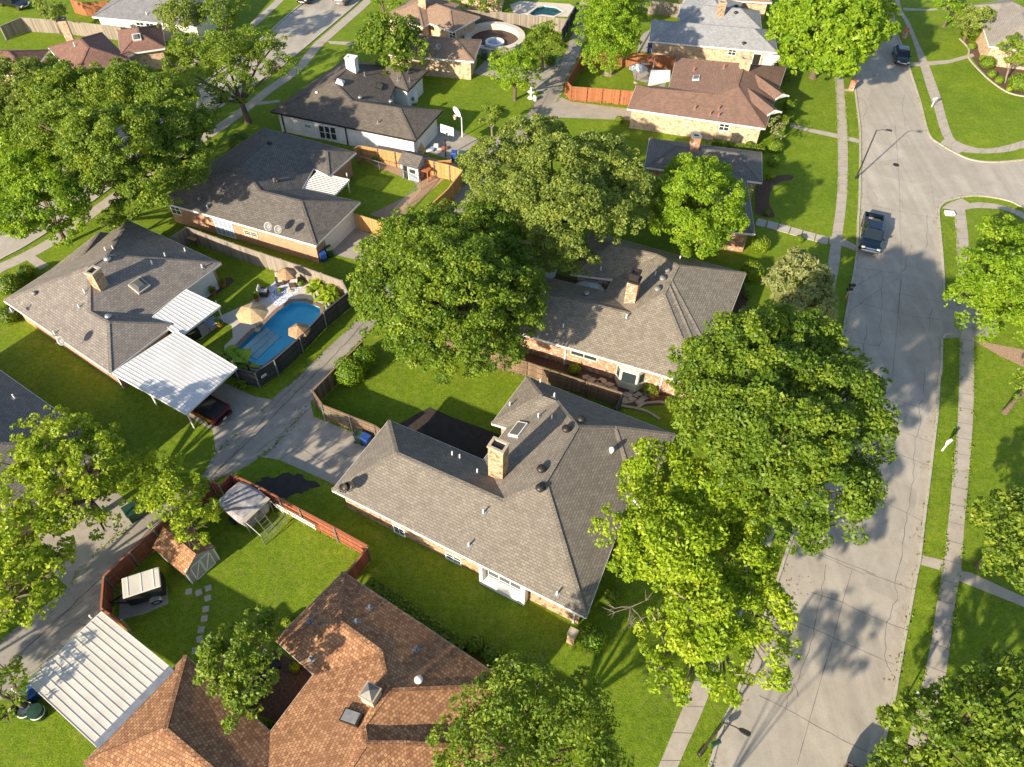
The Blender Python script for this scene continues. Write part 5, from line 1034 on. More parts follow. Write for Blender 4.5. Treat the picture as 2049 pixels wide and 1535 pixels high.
POTS = [pot('planted pot at the patio cover post', (441, 655)), pot('dark red planted pot beside the pool deck chair', (514, 602)), pot('terracotta pot at the white siding wall', (428, 590)), pot('small planted pot in the bed by the white siding', (448, 574)), pot('large pot on the flagstone garden path', (1305, 797), .35)]
p = G(828, 205); o = thing('storage_tank', 'white rounded tank with a dark opening by the white house wall', 'tank', p); MB().lathe([(.5, .05), (.55, .3), (.5, 1.2), (.3, 1.55), (.05, 1.65)], n=18).build('shell', 'white', o, smooth=True); MB().box((0, -.5, .75), (.35, .16, .4)).build('opening', 'grey', o)
p = G(867, 302); o = thing('cushion_pile', 'pile of striped blue and white cushions on the driveway', 'cushions', (p.x, p.y, .02), .3)
for i, (x, y, z, a, c) in enumerate(((-.5, 0, .15, .2, 'white'), (.0, .1, .18, .5, 'bluegrey'), (.5, -.1, .15, .1, 'white'), (-.1, -.2, .4, .9, 'bluegrey'), (1.2, -.1, .2, .2, 'terracotta'), (.4, .2, .45, 1.3, 'white'))): MB().box((x, y, z), (.75, .55, .22), a).build('cushion', c, o, bevel=.06)
p = G(838, 308); o = thing('timber_planks', 'pale wooden planks leaning on the white garage corner', 'planks', (p.x, p.y, 0), 1.0)
for k in range(3): MB().bar((k*.3, -.5, .05), (k*.25, .5, 1.9), .25, .05).build('plank', 'plank', o)
p = G(1062, 196); o = thing('garden_ornament', 'white garden ornament on the lawn beside the alley', 'ornament', p); MB().lathe([(.4, 0), (.35, .1), (.1, .2), (.12, .6), (.45, .8), (.1, .85), (.15, 1.3), (.02, 1.4)], n=14).build('basin', 'white', o); MB().box((.5, -.6, .3), (.3, .5, .6), .3).build('figure', 'white', o, bevel=.05)
p = G(1205, 150); 
o = thing('tree_stump', 'pale cut stump on the lawn beside the tall light green tree', 'stump', G(1217, 147)); MB().lathe([(.9, 0), (.55, .2), (.4, .55), (.02, .57)], n=11).build('wood', 'palebark', o)
# brick posts
for px, lb in (((1143, 1282), 'low brick pillar at the front corner of the middle house'), ((1021, 1352), 'brick pillar with a stone cap at the corner of the orange tile house')):
    p = G(*px); o = thing('brick_pillar', lb, 'pillar', p, a1, 'brick pillars'); MB().box((0, 0, .65), (.5, .5, 1.3)).build('pillar', 'br_tan', o); MB().box((0, 0, 1.34), (.6, .6, .09)).build('cap', 'stone', o)
# ladder-like white trellis on the fence, signs on the dark fence
p, q = G(555, 1008, 1.0), G(634, 1052, 1.0); o = thing('trellis_panel', 'white lattice panel lying along the redwood fence', 'trellis', (p.x, p.y, 0), 0); d = (q-p); n = Vector((-d.y, d.x, 0)).normalized()*-.16; m = MB()
for z in (.75, 1.25): m.bar(p+n+Vector((0, 0, z-1)), q+n+Vector((0, 0, z-1)), .04, .06)
for k in range(22): a = p.lerp(q, k/22)+n; b = p.lerp(q, (k+1)/22)+n; m.bar(a+Vector((0, 0, -.25)), b+Vector((0, 0, .25)), .03, .03).bar(b+Vector((0, 0, -.25)), a+Vector((0, 0, .25)), .03, .03)
m.build('lattice', 'white', o, True)
for px, c, lb in (((518, 748), 'tail', 'small red notice on the dark pool fence'), ((527, 751), 'white', 'small white oval notice on the dark pool fence')):
    p = G(*px, 1.4); o = thing('fence_notice', lb, 'notice', p, -.95+math.pi/2*0, 'fence notices'); o.rotation_euler = (0, 0, head((509, 747), (547, 722))); MB().box((0, -.07, 0), (.5, .02, .26)).build('plate', c, o, bevel=.008); MB().box((0, -.085, 0), (.34, .01, .05)).build('stripe', 'black' if c == 'white' else 'white', o)
# garden hose on fence
a, b = G(643, 815, 1.5), G(700, 836, 1.5); pts = []
for k in range(25): q = a.lerp(b, k/24); pts.append(q+Vector((.0, -.18, -.25*abs(math.sin(k/24*math.pi*3)))))
hs = MB().tube(pts, .025, 6).build('garden_hose', plain('hose_green', (.08, .32, .18), .5)); tag(hs, 'green garden hose draped along the brown corner fence', 'hose')
# stepping stones
st = None
for i, (x, y) in enumerate(((417, 1177), (416, 1197), (412, 1219), (409, 1238), (403, 1260), (400, 1279), (391, 1302), (378, 1184), (398, 1186))):
    p = G(x, y); lb = 'square stepping stone on the shed lawn, number %s from the shed door' % ['one', 'two', 'three', 'four', 'five', 'six', 'seven', '', ''][i] if i < 7 else ('loose pale stone left of the stepping stone row' if i == 7 else 'half sunk stone beside the first stepping stone')
    m = MB().box((0, 0, .02), (.42, .42, .04), .3+random.uniform(-.2, .2)).build('stepping_stone', 'walk'); m.location = p; tag(m, lb, 'stepping stone', 'stepping stones')
fl = [(1172, 755), (1184, 762), (1196, 768), (1207, 775), (1218, 770), (1227, 780), (1205, 762), (1255, 790), (1265, 800), (1275, 790), (1286, 797), (1268, 782), (1280, 806), (1296, 788), (1250, 803)]
for i, (x, y) in enumerate(fl):
    p = G(x, y); n = random.choice((5, 6)); pts = [(random.uniform(.35, .55)*math.cos(2*math.pi*k/n+i), random.uniform(.25, .45)*math.sin(2*math.pi*k/n+i), 0) for k in range(n)]
    m = MB().loft([[(a, b, z) for a, b, c in pts] for z in (.0, .05)]).build('flagstone', 'stone'); m.location = (p.x, p.y, .012); tag(m, 'irregular tan flagstone in the garden path by the cream bay window', 'flagstone', 'tan flagstones in the garden path')
# ================================================================== trees and plants
M['l_bright'] = leafmat('bright_leaf', (0.169, 0.269, 0.011), (0.286, 0.409, 0.018), (0.468, 0.538, 0.033), .4)
M['l_maple'] = leafmat('maple_leaf', (.125, .235, .011), (.21, .345, .016), (.345, .47, .027), .4)
M['l_mid'] = leafmat('oak_leaf', (.080, .145, .013), (.155, .240, .019), (.29, .355, .032), .33)
M['l_dark'] = leafmat('dark_leaf', (.062, .128, .010), (.13, .212, .015), (.26, .335, .026), .33)
M['l_olive'] = leafmat('olive_leaf', (.120, .170, .028), (.200, .262, .044), (.335, .38, .064), .33)
M['l_grey'] = leafmat('willow_leaf', (0.169, 0.199, 0.066), (0.260, 0.281, 0.099), (0.390, 0.398, 0.154), .33)
M['l_box'] = leafmat('clipped_leaf', (0.104, 0.175, 0.009), (0.169, 0.257, 0.011), (0.260, 0.351, 0.020), .25)
M['l_yellow'] = leafmat('yellow_leaf', (.165, .245, .011), (.28, .375, .018), (.45, .52, .03), .38)
def leafmesh(name, C_, mat, parent, size=.2, flat=.5, asp=1.6, out=None):
    """C_: (n,3) leaf centres; out: (n,3) preferred normals"""
    n = len(C_); rnd = np.random.normal(size=(n, 3)); rnd /= np.linalg.norm(rnd, axis=1)[:, None]+1e-9
    N_ = rnd*(1-flat)+(out if out is not None else np.array([0, 0, 1.]))*flat; N_ /= np.linalg.norm(N_, axis=1)[:, None]+1e-9
    h = np.random.normal(size=(n, 3)); U = np.cross(N_, h); U /= np.linalg.norm(U, axis=1)[:, None]+1e-9; V = np.cross(N_, U)
    s = size*np.random.uniform(.65, 1.35, (n, 1)); L = U*s*asp*.5; W = V*s*.5
    P_ = np.stack([C_-L, C_-W*.9+L*.05, C_+L, C_+W*.9+L*.05], 1).reshape(-1, 3)
    me = bpy.data.meshes.new(name); me.vertices.add(4*n); me.vertices.foreach_set('co', P_.ravel().astype(np.float32))
    me.loops.add(4*n); me.loops.foreach_set('vertex_index', np.arange(4*n, dtype=np.int32)); me.polygons.add(n); me.polygons.foreach_set('loop_start', np.arange(0, 4*n, 4, dtype=np.int32)); me.polygons.foreach_set('loop_total', np.full(n, 4, dtype=np.int32))
    me.update(calc_edges=True); me.materials.append(M[mat]); return me
def tint(me, t):
    a = me.attributes.new('tint', 'FLOAT', 'FACE'); a.data.foreach_set('value', np.clip(t, 0, 1).astype(np.float32))
def crown(lobes, mat, parent, size=.2, dens=1., rad=.42, per=14, name='crown', asp=1.6, droop=0.):
    """each lobe carries many leafy puffs; leaves sit on the outside of the puffs"""
    allC, allO, allT = [], [], []; LA = size*size*.62
    for i, (c, r, rz) in enumerate(lobes):
        c = np.array(c); n = int(max(10, 4*math.pi*r*r*1.15)); d = np.random.normal(size=(n, 3)); d /= np.linalg.norm(d, axis=1)[:, None]
        d = d[d[:, 2] > np.random.uniform(-1.0, .1, n)-.1]; n = len(d)
        rr = np.random.uniform(.66, 1.02, n); spr = np.random.uniform(0, 1, n) < .28; rr = np.where(spr, np.random.uniform(1.0, 1.2, n), rr); K = c+d*np.array([r, r, rz])*rr[:, None]
        ins = np.zeros(n, bool)
        for j, (c2, r2, z2) in enumerate(lobes):
            if j != i: ins |= (((K-np.array(c2))/np.array([r2, r2, z2]))**2).sum(1) < .38
        k = ~ins & (K[:, 2] > .5); K, d, spr = K[k], d[k], spr[k]
        for p, dd, sp in zip(K, d, spr):
            pr = (random.uniform(.26, .5) if sp else random.uniform(.4, .85))*min(1.25, max(.55, r/2.2)); m = int(2*math.pi*pr*pr*.85*1.25*dens/LA*random.uniform(.35, .95))
            if m < 4: continue
            e = np.random.normal(size=(m, 3)); e /= np.linalg.norm(e, axis=1)[:, None]; ax = dd*.55+np.array([0, 0, .6]); flip = (e@ax) < -.25; e[flip] *= -1
            q = np.random.uniform(.5, 1.12, (m, 1))**.7; L_ = p+e*q*np.array([pr, pr, pr*.62]); 
            if droop: L_[:, 2] -= np.abs(np.random.normal(0, droop, m))
            allC.append(L_); allO.append(e*.6+np.array([0, 0, .45])+dd*.25); tt = random.uniform(.0, .62)
            allT.append(np.clip(tt+np.random.uniform(0, .38, m), 0, 1))
    C_ = np.concatenate(allC); O = np.concatenate(allO); O /= np.linalg.norm(O, axis=1)[:, None]; me = leafmesh(name, C_, mat, parent, size, .5, asp, O); tint(me, np.concatenate(allT))
    o = bpy.data.objects.new(name, me); COL.objects.link(o); o.parent = parent; return o
def tree(label, L, hc, mat, base=None, top=None, size=.155, dens=.92, bark='bark', group='street and garden trees', flat=.8, name='shade_tree', cat='tree', per=14, tr=.22, droop=0., asp=1.6, rad=.42, bare=None):
    """L: lobes (px, py, radius px[, z]); hc crown middle height"""
    ax = sum(l[0]*l[2] for l in L)/sum(l[2] for l in L); ay = sum(l[1]*l[2] for l in L)/sum(l[2] for l in L)
    c0 = G(ax, ay, hc); R = max(((G(l[0], l[1], hc)-c0).length+l[2]*mpp(c0)*.5) for l in L)
    b = G(*base) if base else Vector((c0.x, c0.y, 0)); o = thing(name, label, cat, b, 0, group); lo = []
    for l in L:
        if len(l) > 3: z = l[3]
        else:
            q = (G(l[0], l[1], hc)-c0).length/max(R, .1); z = hc+(.22*R)*(1-1.6*q*q)
        p = G(l[0], l[1], z); r = l[2]*mpp(p)*1.1; rz = r*flat; z2 = max(p.z, rz*.8+.3); p = G(l[0], l[1], z2); lo.append(((p.x-b.x, p.y-b.y, p.z), r, rz))
    crown(lo, mat, o, size, dens, per=per, droop=droop, asp=asp, rad=rad)
    m = MB(); cc = Vector((c0.x-b.x, c0.y-b.y, hc)); f = Vector((cc.x*.35, cc.y*.35, max(1.2, hc*.38))); m.tube([(0, 0, -.1), (0, 0, .25), f*.55+Vector((0, 0, 0)), f], [tr*1.5, tr*1.1, tr*.95, tr*.85], 10)
    for i, (c, r, rz) in enumerate(lo):
        e = Vector(c); md = f.lerp(e, .5)+Vector((random.uniform(-.3, .3), random.uniform(-.3, .3), .25)); m.tube([f, md, e+Vector((0, 0, rz*.1))], [tr*.6, tr*.38, tr*.12], 6)
        for k in range(4):
            a = random.uniform(0, 6.28); e2 = e+Vector((math.cos(a)*r*.75, math.sin(a)*r*.75, rz*random.uniform(-.2, .7))); m.tube([md.lerp(e, .4), (e+e2)/2, e2], [tr*.22, tr*.13, tr*.05], 5)
    if bare:
        for x, y, z, rr in bare:
            e = G(x, y, z)-b
            for k in range(9):
                a = random.uniform(0, 6.28); u = e+Vector((math.cos(a)*rr, math.sin(a)*rr, random.uniform(-.3, .5))); v = (e+u)/2+Vector((random.uniform(-.2, .2), random.uniform(-.2, .2), .1)); m.tube([e, v, u], [.035, .022, .01], 5)
                for j in range(3): w2 = u+Vector((random.uniform(-.5, .5), random.uniform(-.5, .5), random.uniform(-.1, .3))); m.tube([v.lerp(u, .5), w2], [.025, .008], 4)
    m.build('trunk', bark, o); return o
tree('huge dark green tree with a wide dense crown beside the alley', [(900,590,125),(830,510,78),(950,500,80),(1010,600,72),(780,590,62),(900,680,72),(970,690,58),(840,660,62),(1035,550,48),(760,520,40),(880,450,45),(1040,640,40),(750,640,35),(990,480,45)], 6.4, 'l_dark', dens=1.05, tr=.4, base=(885, 640))
tree('broad olive-green tree over the alley north of the darkest tree', [(985,335,52),(1060,290,52),(1120,350,75),(1200,330,62),(1260,370,45),(1130,430,72),(1050,400,62),(1230,430,45),(1120,500,45),(985,395,42),(1160,520,32),(1100,270,35),(1280,410,30)], 7.2, 'l_olive', dens=.95, tr=.34, base=(1115, 480))
tree('bright green maple in front of the slate grey roof', [(1395,420,72),(1352,400,45),(1440,400,45),(1400,468,45),(1375,355,38),(1450,440,38),(1340,440,32),(1420,355,36)], 5.0, 'l_maple', base=(1405, 500), flat=.9)
tree('largest leafy oak overhanging the street on the right', [(1510,740,105),(1430,730,62),(1590,700,72),(1660,820,92),(1560,880,115),(1425,840,72),(1710,880,66),(1640,980,86),(1580,1050,52),(1480,680,52),(1710,760,52),(1540,650,40),(1400,780,50),(1700,960,50),(1640,1060,38),(1370,730,35),(1760,860,30),(1620,760,60),(1480,900,60),(1590,1020,50)], 11.0, 'l_dark', dens=1.05, tr=.4)
tree('bright yellow-green maple in front of the taupe-roofed house', [(1320,950,62),(1280,1010,42),(1430,1010,80),(1225,1060,36),(1350,1100,84),(1470,1110,66),(1500,1220,66),(1400,1220,84),(1530,1310,52),(1320,1260,42),(1390,1350,50),(1310,1340,32),(1450,1350,45),(1540,1250,36),(1290,1110,40),(1250,1130,26),(1480,1040,45)], 7.4, 'l_bright', dens=1.0, tr=.34, base=(1420, 1200), bare=[(1262, 1215, 6.0, 1.3), (1320, 1372, 5.5, 1.0)], bark='palebark')
tree('twiggy light green tree at the bottom edge right of the orange tile roof', [(1060,1400,72),(965,1400,52),(1150,1440,66),(1000,1500,84),(1130,1520,84),(900,1480,36),(1220,1500,42),(1075,1345,32),(1160,1380,35),(930,1540,52),(1080,1590,80)], 6.0, 'l_mid', dens=.62, size=.14, per=12, tr=.2)
tree('small rounded tree over the patio between the orange tile roofs', [(470,1300,52),(440,1340,38),(500,1370,45),(480,1420,32),(525,1290,32),(425,1300,24),(520,1240,26)], 4.6, 'l_mid', size=.15, dens=1.2)
tree('airy yellow-green tree behind the brown shed roof', [(320,950,40),(350,1000,52),(388,1050,36),(298,930,28),(380,1085,24),(405,1010,24),(300,990,30)], 4.8, 'l_yellow', size=.15, dens=1.)
tree('wide yellow-green tree over the lower left grey roof', [(120,880,52),(80,940,52),(185,930,56),(60,1000,45),(190,1000,42),(205,1055,24),(130,990,45),(220,900,32),(70,860,34),(150,860,30),(240,960,22),(120,940,48),(155,1010,38),(30,930,38),(100,835,26),(210,870,24),(110,1040,34)], 5.6, 'l_yellow', size=.16, tr=.25, dens=1.0)
tree('yellow-green tree at the left edge above the alley', [(60,1095,62),(30,1190,50),(105,1150,36),(10,1120,50),(70,1220,26),(60,1150,48),(0,1180,50),(118,1108,26),(40,1050,42),(95,1190,24)], 5.0, 'l_yellow', base=(12, 1235), size=.17, dens=.8)
tree('vivid light green maple at the left edge', [(60,350,52),(100,410,54),(40,430,45),(140,440,27),(20,300,38),(125,470,22),(15,390,35),(150,390,25)], 5.8, 'l_maple', base=(135, 487), size=.17, dens=1.2)
tree('massive spreading oak left of the charcoal roof', [(150,200,66),(250,190,62),(120,270,62),(230,290,84),(340,250,62),(370,320,46),(300,360,54),(200,350,46),(400,280,28),(80,200,38),(330,200,45),(60,240,30),(260,410,28),(400,250,30)], 7.0, 'l_mid', tr=.42, dens=1.05, base=(285, 405))
tree('open dark oak with a bare leaning trunk by the far street', [(380,100,32),(450,110,42),(530,105,38),(470,175,34),(400,165,26),(565,130,26),(505,80,28),(430,210,26),(350,130,22)], 5.8, 'l_mid', base=(497, 245), dens=.72, tr=.34)
tree('pale green tree at the far left edge beside the oak', [(45,160,45),(95,145,32),(20,225,40),(60,210,35),(10,150,30)], 5.5, 'l_olive', dens=.9)
tree('leafy tree in front of the plain light grey roof at the top left', [(360,38,32),(335,25,20),(385,25,24),(360,15,20)], 4.6, 'l_olive', base=(370, 65))
tree('green tree right of the plain light grey roof', [(435,25,28),(470,18,24),(455,40,18),(415,10,20)], 4.8, 'l_mid')
tree('small bright tree beside the top left black car', [(100,14,22),(85,5,18),(118,20,14)], 3.6, 'l_olive')
tree('round dark green tree behind the white chimney', [(780,80,45),(742,85,28),(825,100,28),(790,118,28),(760,50,24),(815,60,24)], 4.4, 'l_dark', size=.24, base=(785,128))
tree('light green lawn tree north of the white house driveway', [(1030,140,36),(1008,120,24),(1060,158,20),(1045,110,20),(1000,150,20),(1080,130,14)], 4.4, 'l_maple', base=(1030, 200), dens=.85)
tree('mid green tree beside the round pool', [(1085,82,30),(1062,98,20),(1110,95,20),(1095,60,18)], 3.8, 'l_mid')
tree('tall light green tree beside the red fenced yard', [(1210,30,45),(1260,20,32),(1220,85,40),(1195,118,28),(1180,60,26),(1250,60,28),(1225,-15,36)], 6.5, 'l_maple', base=(1222, 150), flat=1.)
tree('enormous dense green tree over the far end of the street', [(1660,50,80),(1590,40,42),(1740,60,38),(1680,108,42),(1600,108,32),(1700,0,62),(1620,-20,60),(1640,125,26),(1755,25,28),(1560,70,24),(1720,100,28)], 6.8, 'l_maple', dens=1.1, tr=.4, size=.27)
tree('small pale-trunked crepe tree on the lawn beside the fan-shaped hoop', [(982,228,22),(970,240,14),(994,238,14)], 2.9, 'l_mid', base=(985, 273), size=.14, tr=.13, dens=1.3, bark='palebark', rad=.3)
tree('feathery grey-green tree at the west sidewalk', [(1600,560,46),(1625,610,42),(1570,560,30),(1590,620,32),(1640,570,24),(1600,520,26),(1640,640,22)], 3.8, 'l_grey', size=.16, dens=1.1, droop=.25, asp=2.6)
tree('bright green tree at the right edge across from the pickup', [(1985,560,60),(1935,600,32),(2020,500,50),(2030,620,56),(1965,640,38),(2060,560,60),(1950,545,30),(2000,460,30)], 5.2, 'l_maple', tr=.3, base=(2040, 640))
tree('yellowish small tree at the right edge beside the corner sidewalk', [(2008,460,26),(1990,475,16),(2025,475,18),(2015,445,16)], 3.0, 'l_yellow', size=.16)
tree('green tree cut off by the right edge above the entry walk', [(2025,1050,56),(1992,1025,34),(2035,1125,52),(2005,1090,40),(2070,1050,60),(1985,1060,26)], 4.6, 'l_mid', size=.18)
tree('wide shade tree filling the bottom right corner', [(1850,1470,62),(1950,1440,66),(2030,1400,66),(1900,1520,70),(2000,1520,70),(2040,1330,42),(1810,1500,40),(1960,1370,40),(2000,1340,36),(1860,1440,50),(2080,1480,70),(1870,1410,26),(1800,1560,50)], 5.4, 'l_mid', size=.17, dens=.95, tr=.3)
tree('small crepe tree in the clipped bed at the top right', [(2025,100,24),(2045,115,20),(2010,95,16),(2040,85,18)], 3.6, 'l_mid', base=(2010, 165), tr=.12, bark='palebark', size=.18)
tree('pale shrubby tree left of the warm grey roof', [(1945,42,27),(1965,35,20),(1930,50,18)], 2.8, 'l_olive')
tree('bright shrubby tree at the top beside the warm grey roof', [(1898,12,20),(1910,32,18),(1890,-5,18),(1920,45,14)], 2.4, 'l_maple')
tree('sprig of green at the right edge above the white post', [(2048,760,20),(2060,780,30)], 3.4, 'l_mid', size=.16)
tree('small tree at the left edge beside the pale carport', [(10,1330,26),(22,1390,22),(10,1440,24),(-10,1380,40)], 3.2, 'l_mid', size=.16, dens=.8)
tree('grey twiggy tree in front of the small gables', [(1555,258,18),(1565,245,12),(1548,272,12)], 2.6, 'l_grey', dens=.35, size=.16, tr=.1)
tree('dark shrubby tree between the oak and the pool house', [(225,432,22),(215,450,14),(240,445,14)], 2.6, 'l_dark', size=.15)
tree('leafy shrub tree at the upper edge beside the tan roof', [(765,2,18),(750,-8,16),(785,8,14)], 3., 'l_maple')
tree('small leafy tree at the top edge above the grey fence', [(960,2,22),(985,8,16),(935,-4,16)], 2.6, 'l_mid', size=.24)
tree('dark oak at the left edge under the pale green tree', [(20,270,36),(60,285,26),(-10,250,40)], 4.4, 'l_dark')
tree('unseen leafy tree added beyond the bottom edge to shade the street', [(1330,1770,66),(1405,1695,52),(1260,1760,50),(1440,1760,50)], 8.2, 'l_mid', dens=.8, tr=.09)  # made-up tree out of view, casts shadows on the lower street
tree('unseen leafy tree added beyond the lower left corner to shade the alley', [(-330,1440,70),(-270,1400,50),(-420,1400,70)], 4.6, 'l_mid', dens=1.1)  # added off frame only to darken the lower alley
# both trees above are invented, out of view, to shade street and alley
def shrub(label, px, r, mat='l_box', flat=.8, h=None, base=None, name='clipped_shrub', size=.11, group='garden shrubs', cat='shrub', ext=None):
    """clipped ball: pixel of its middle, radius px"""
    p = G(px[0], px[1], .8); R = r*mpp(p); z = R*flat; p = G(px[0], px[1], z*.9); o = thing(name, label, cat, (p.x, p.y, 0), 0, group)
    n = int(min(9000, max(700, 4*math.pi*R*R*140*(.11/size)**2*.5))); d = np.random.normal(size=(n, 3)); d /= np.linalg.norm(d, axis=1)[:, None]; d = d[d[:, 2] > -.75]; n = len(d)
    K = d*np.array([R, R, z])*(np.random.uniform(.86, 1.03, n)*(1+.06*np.sin(d[:, 0]*7)*np.sin(d[:, 1]*6)))[:, None]+np.array([0, 0, z*.9]); K = K[K[:, 2] > .02]; me = leafmesh('foliage', K, mat, o, size, .65, 1.4, d[:len(K)]); tint(me, np.random.uniform(0, 1, len(K)))
    q = bpy.data.objects.new('foliage', me); COL.objects.link(q); q.parent = o
    MB().lathe([(R*.86*math.sin(a), z*.9-z*.86*math.cos(a)) for a in [math.pi*k/8 for k in range(1, 8)]], n=14).build('inner_branches', 'l_dark', o); return o
for px, r, mat, lb in (((1184, 1277), 30, 'l_maple', 'round boxwood shrub at the front corner of the middle house'), ((952, 1290), 22, 'l_box', 'round shrub at the end of the long hedge'), ((985, 1312), 24, 'l_box', 'round shrub below the one at the long hedge end'), ((1520, 488), 21, 'l_yellow', 'yellow-green round shrub by the slab path'),
    ((1505, 542), 24, 'l_yellow', 'loose golden shrub below the slab path'), ((481, 287), 26, 'l_dark', 'dark round bush behind the charcoal roof'), ((230, 126), 27, 'l_box', 'bright domed bush in front of the maroon roof'), ((278, 122), 16, 'l_box', 'small bush right of the domed one at the maroon roof'),
    ((1943, 61), 22, 'l_box', 'big smooth clipped ball at the warm grey house corner'), ((1985, 148), 9, 'l_box', 'small clipped egg-shaped bush in the curved bed'), ((1977, 125), 15, 'l_box', 'clipped bush against the wall in the curved bed'), ((2000, 160), 9, 'l_box', 'low clipped bush next to the egg-shaped one'), ((2040, 165), 22, 'l_box', 'large clipped bush at the right edge of the curved bed'), ((2020, 178), 6, 'l_yellow', 'tiny yellow-green bush at the bed edging'), ((1945, 92), 8, 'l_box', 'little bush beside the far entry walk'), ((1968, 117), 8, 'l_yellow', 'upright light bush beside the far entry walk'),
    ((1546, 322), 14, 'l_box', 'round dark bush at the north end of the garden bed'), ((1552, 292), 16, 'l_box', 'bright bush below the grey twiggy tree'), ((1543, 352), 9, 'l_yellow', 'small light bush in the garden bed'), ((1566, 140), 24, 'l_olive', 'loose bush below the enormous street tree'), ((1578, 232), 13, 'l_box', 'lower bush beside the small gables'), ((1580, 212), 14, 'l_box', 'upper bush beside the small gables'), ((1500, 290), 9, 'l_mid', 'low bush along the pale brick wall'), ((1450, 290), 8, 'l_mid', 'small bush along the pale brick wall'),
    ((345, 560), 5, 'l_mid', 'tiny plant in the bed by the siding'), ((590, 1335), 11, 'l_yellow', 'small yellow-green bush against the orange tile roof'), ((575, 1247), 13, 'l_yellow', 'blooming bush at the orange roof corner'), ((538, 1452), 10, 'l_dark', 'dark low bush at the inner corner of the orange roof'), ((18, 570), 26, 'l_mid', 'leafy shrub at the left edge beside the pool house'), ((15, 630), 22, 'l_mid', 'lower leafy shrub at the left edge'), ((50, 545), 18, 'l_mid', 'shrub by the path at the pool house corner'),
    ((697, 742), 34, 'l_maple', 'large glossy shrub spilling over the brown corner fence'), ((725, 715), 30, 'l_maple', 'glossy shrub under the huge dark tree'), ((1150, 738), 13, 'l_yellow', 'small yellow-green tree-like bush behind the middle fence'), ((1300, 778), 14, 'l_mid', 'ferny bush by the cream bay window'), ((1262, 770), 8, 'l_grey', 'grey bush at the cream bay window'), ((1100, 120), 13, 'l_mid', 'bush at the alley edge by the round pool'), ((1240, 240), 9, 'l_mid', 'small bush at the pale brick corner'),
    ((755, 318), 11, 'l_dark', 'dark bush against the golden cedar fence'), ((785, 322), 8, 'l_dark', 'thin bush beside the blue playhouse'), ((425, 572), 7, 'l_mid', 'plants in the bed beside the white siding'), ((200, 50), 14, 'l_maple', 'low green bush along the far left grey fence'), ((230, 52), 12, 'l_maple', 'low green bush in front of the plain light grey house'), ((300, 62), 14, 'l_mid', 'bush at the corner of the plain light grey house'),
    ((1490, 620), 10, 'l_grey', 'spiky plant in the front bed of the brick chimney house'), ((1495, 590), 9, 'l_mid', 'small plant in the front bed of the brick chimney house'), ((1225, 1190), 16, 'l_mid', 'bush under the yellow-green maple at the house wall'), ((35, 1180), 16, 'l_dark', 'dark low shrub under the left edge tree'), ((560, 580), 5, 'l_dark', 'potted fern beside the wicker chairs'), ((600, 565), 9, 'l_olive', 'reddish garden shrub by the grey fence'), ((585, 1240), 4, 'l_mid', 'tuft of leaves at the orange roof edge'),
    ((1600, 478), 9, 'l_mid', 'low planting below the slab path'), ((1535, 425), 7, 'l_mid', 'small planting above the slab path')): shrub(lb, px, r, mat, size=.11 if r > 14 else .1)
def hedge(label, pts, h, w_, mat='l_box'):
    W = [G(x, y, h*.5) for x, y in pts]; W = [Vector((p.x, p.y, 0)) for p in W]; o = thing('clipped_hedge', label, 'hedge', W[0], 0, 'hedges'); K, D_ = [], []
    for a, c in zip(W, W[1:]):
        d = c-a; L = d.length; d.normalize(); n = Vector((-d.y, d.x, 0)); m = int(L*(w_+2*h)*130); u = np.random.uniform(0, L, m); s = np.random.uniform(-(w_/2+h), w_/2+h, m); over = np.abs(s)-w_/2
        off = np.where(over > 0, np.sign(s)*w_/2, s)*(1+np.random.normal(0, .05, m)); z = np.where(over > 0, h-over, h)+np.random.normal(0, .04, m)
        K.append(np.stack([a.x+d.x*u+n.x*off, a.y+d.y*u+n.y*off, z], 1)); nn_ = np.where((over > 0)[:, None], np.sign(s)[:, None]*np.array([[n.x, n.y, 0.]]), np.array([[0, 0, 1.]])); D_.append(nn_)
    K = np.concatenate(K)-np.array([W[0].x, W[0].y, 0]); me = leafmesh('foliage', K, mat, o, .12, .6, 1.4, np.concatenate(D_)); tint(me, np.random.uniform(0, 1, len(K))); q = bpy.data.objects.new('foliage', me); COL.objects.link(q); q.parent = o
    m = MB()
    for a, c in zip(W, W[1:]): m.bar(a+Vector((0, 0, h*.45)), c+Vector((0, 0, h*.45)), w_*.86, h*.86)
    m.build('inner_branches', 'l_dark', o, True)
hedge('long low hedge along the orange tile house', [(738, 1168), (800, 1208), (870, 1258), (930, 1300)], .75, .8)
hedge('low hedge beside the pale brick wall of the reddish roof', [(1425, 285), (1480, 296), (1530, 300)], .7, .7, 'l_mid')
hedge('curved bright hedge between the two middle right houses', [(1560, 268), (1568, 250), (1572, 240)], .9, .8)
hedge('hedge along the front of the slate grey house', [(1530, 290), (1545, 286), (1560, 284)], .8, .8)
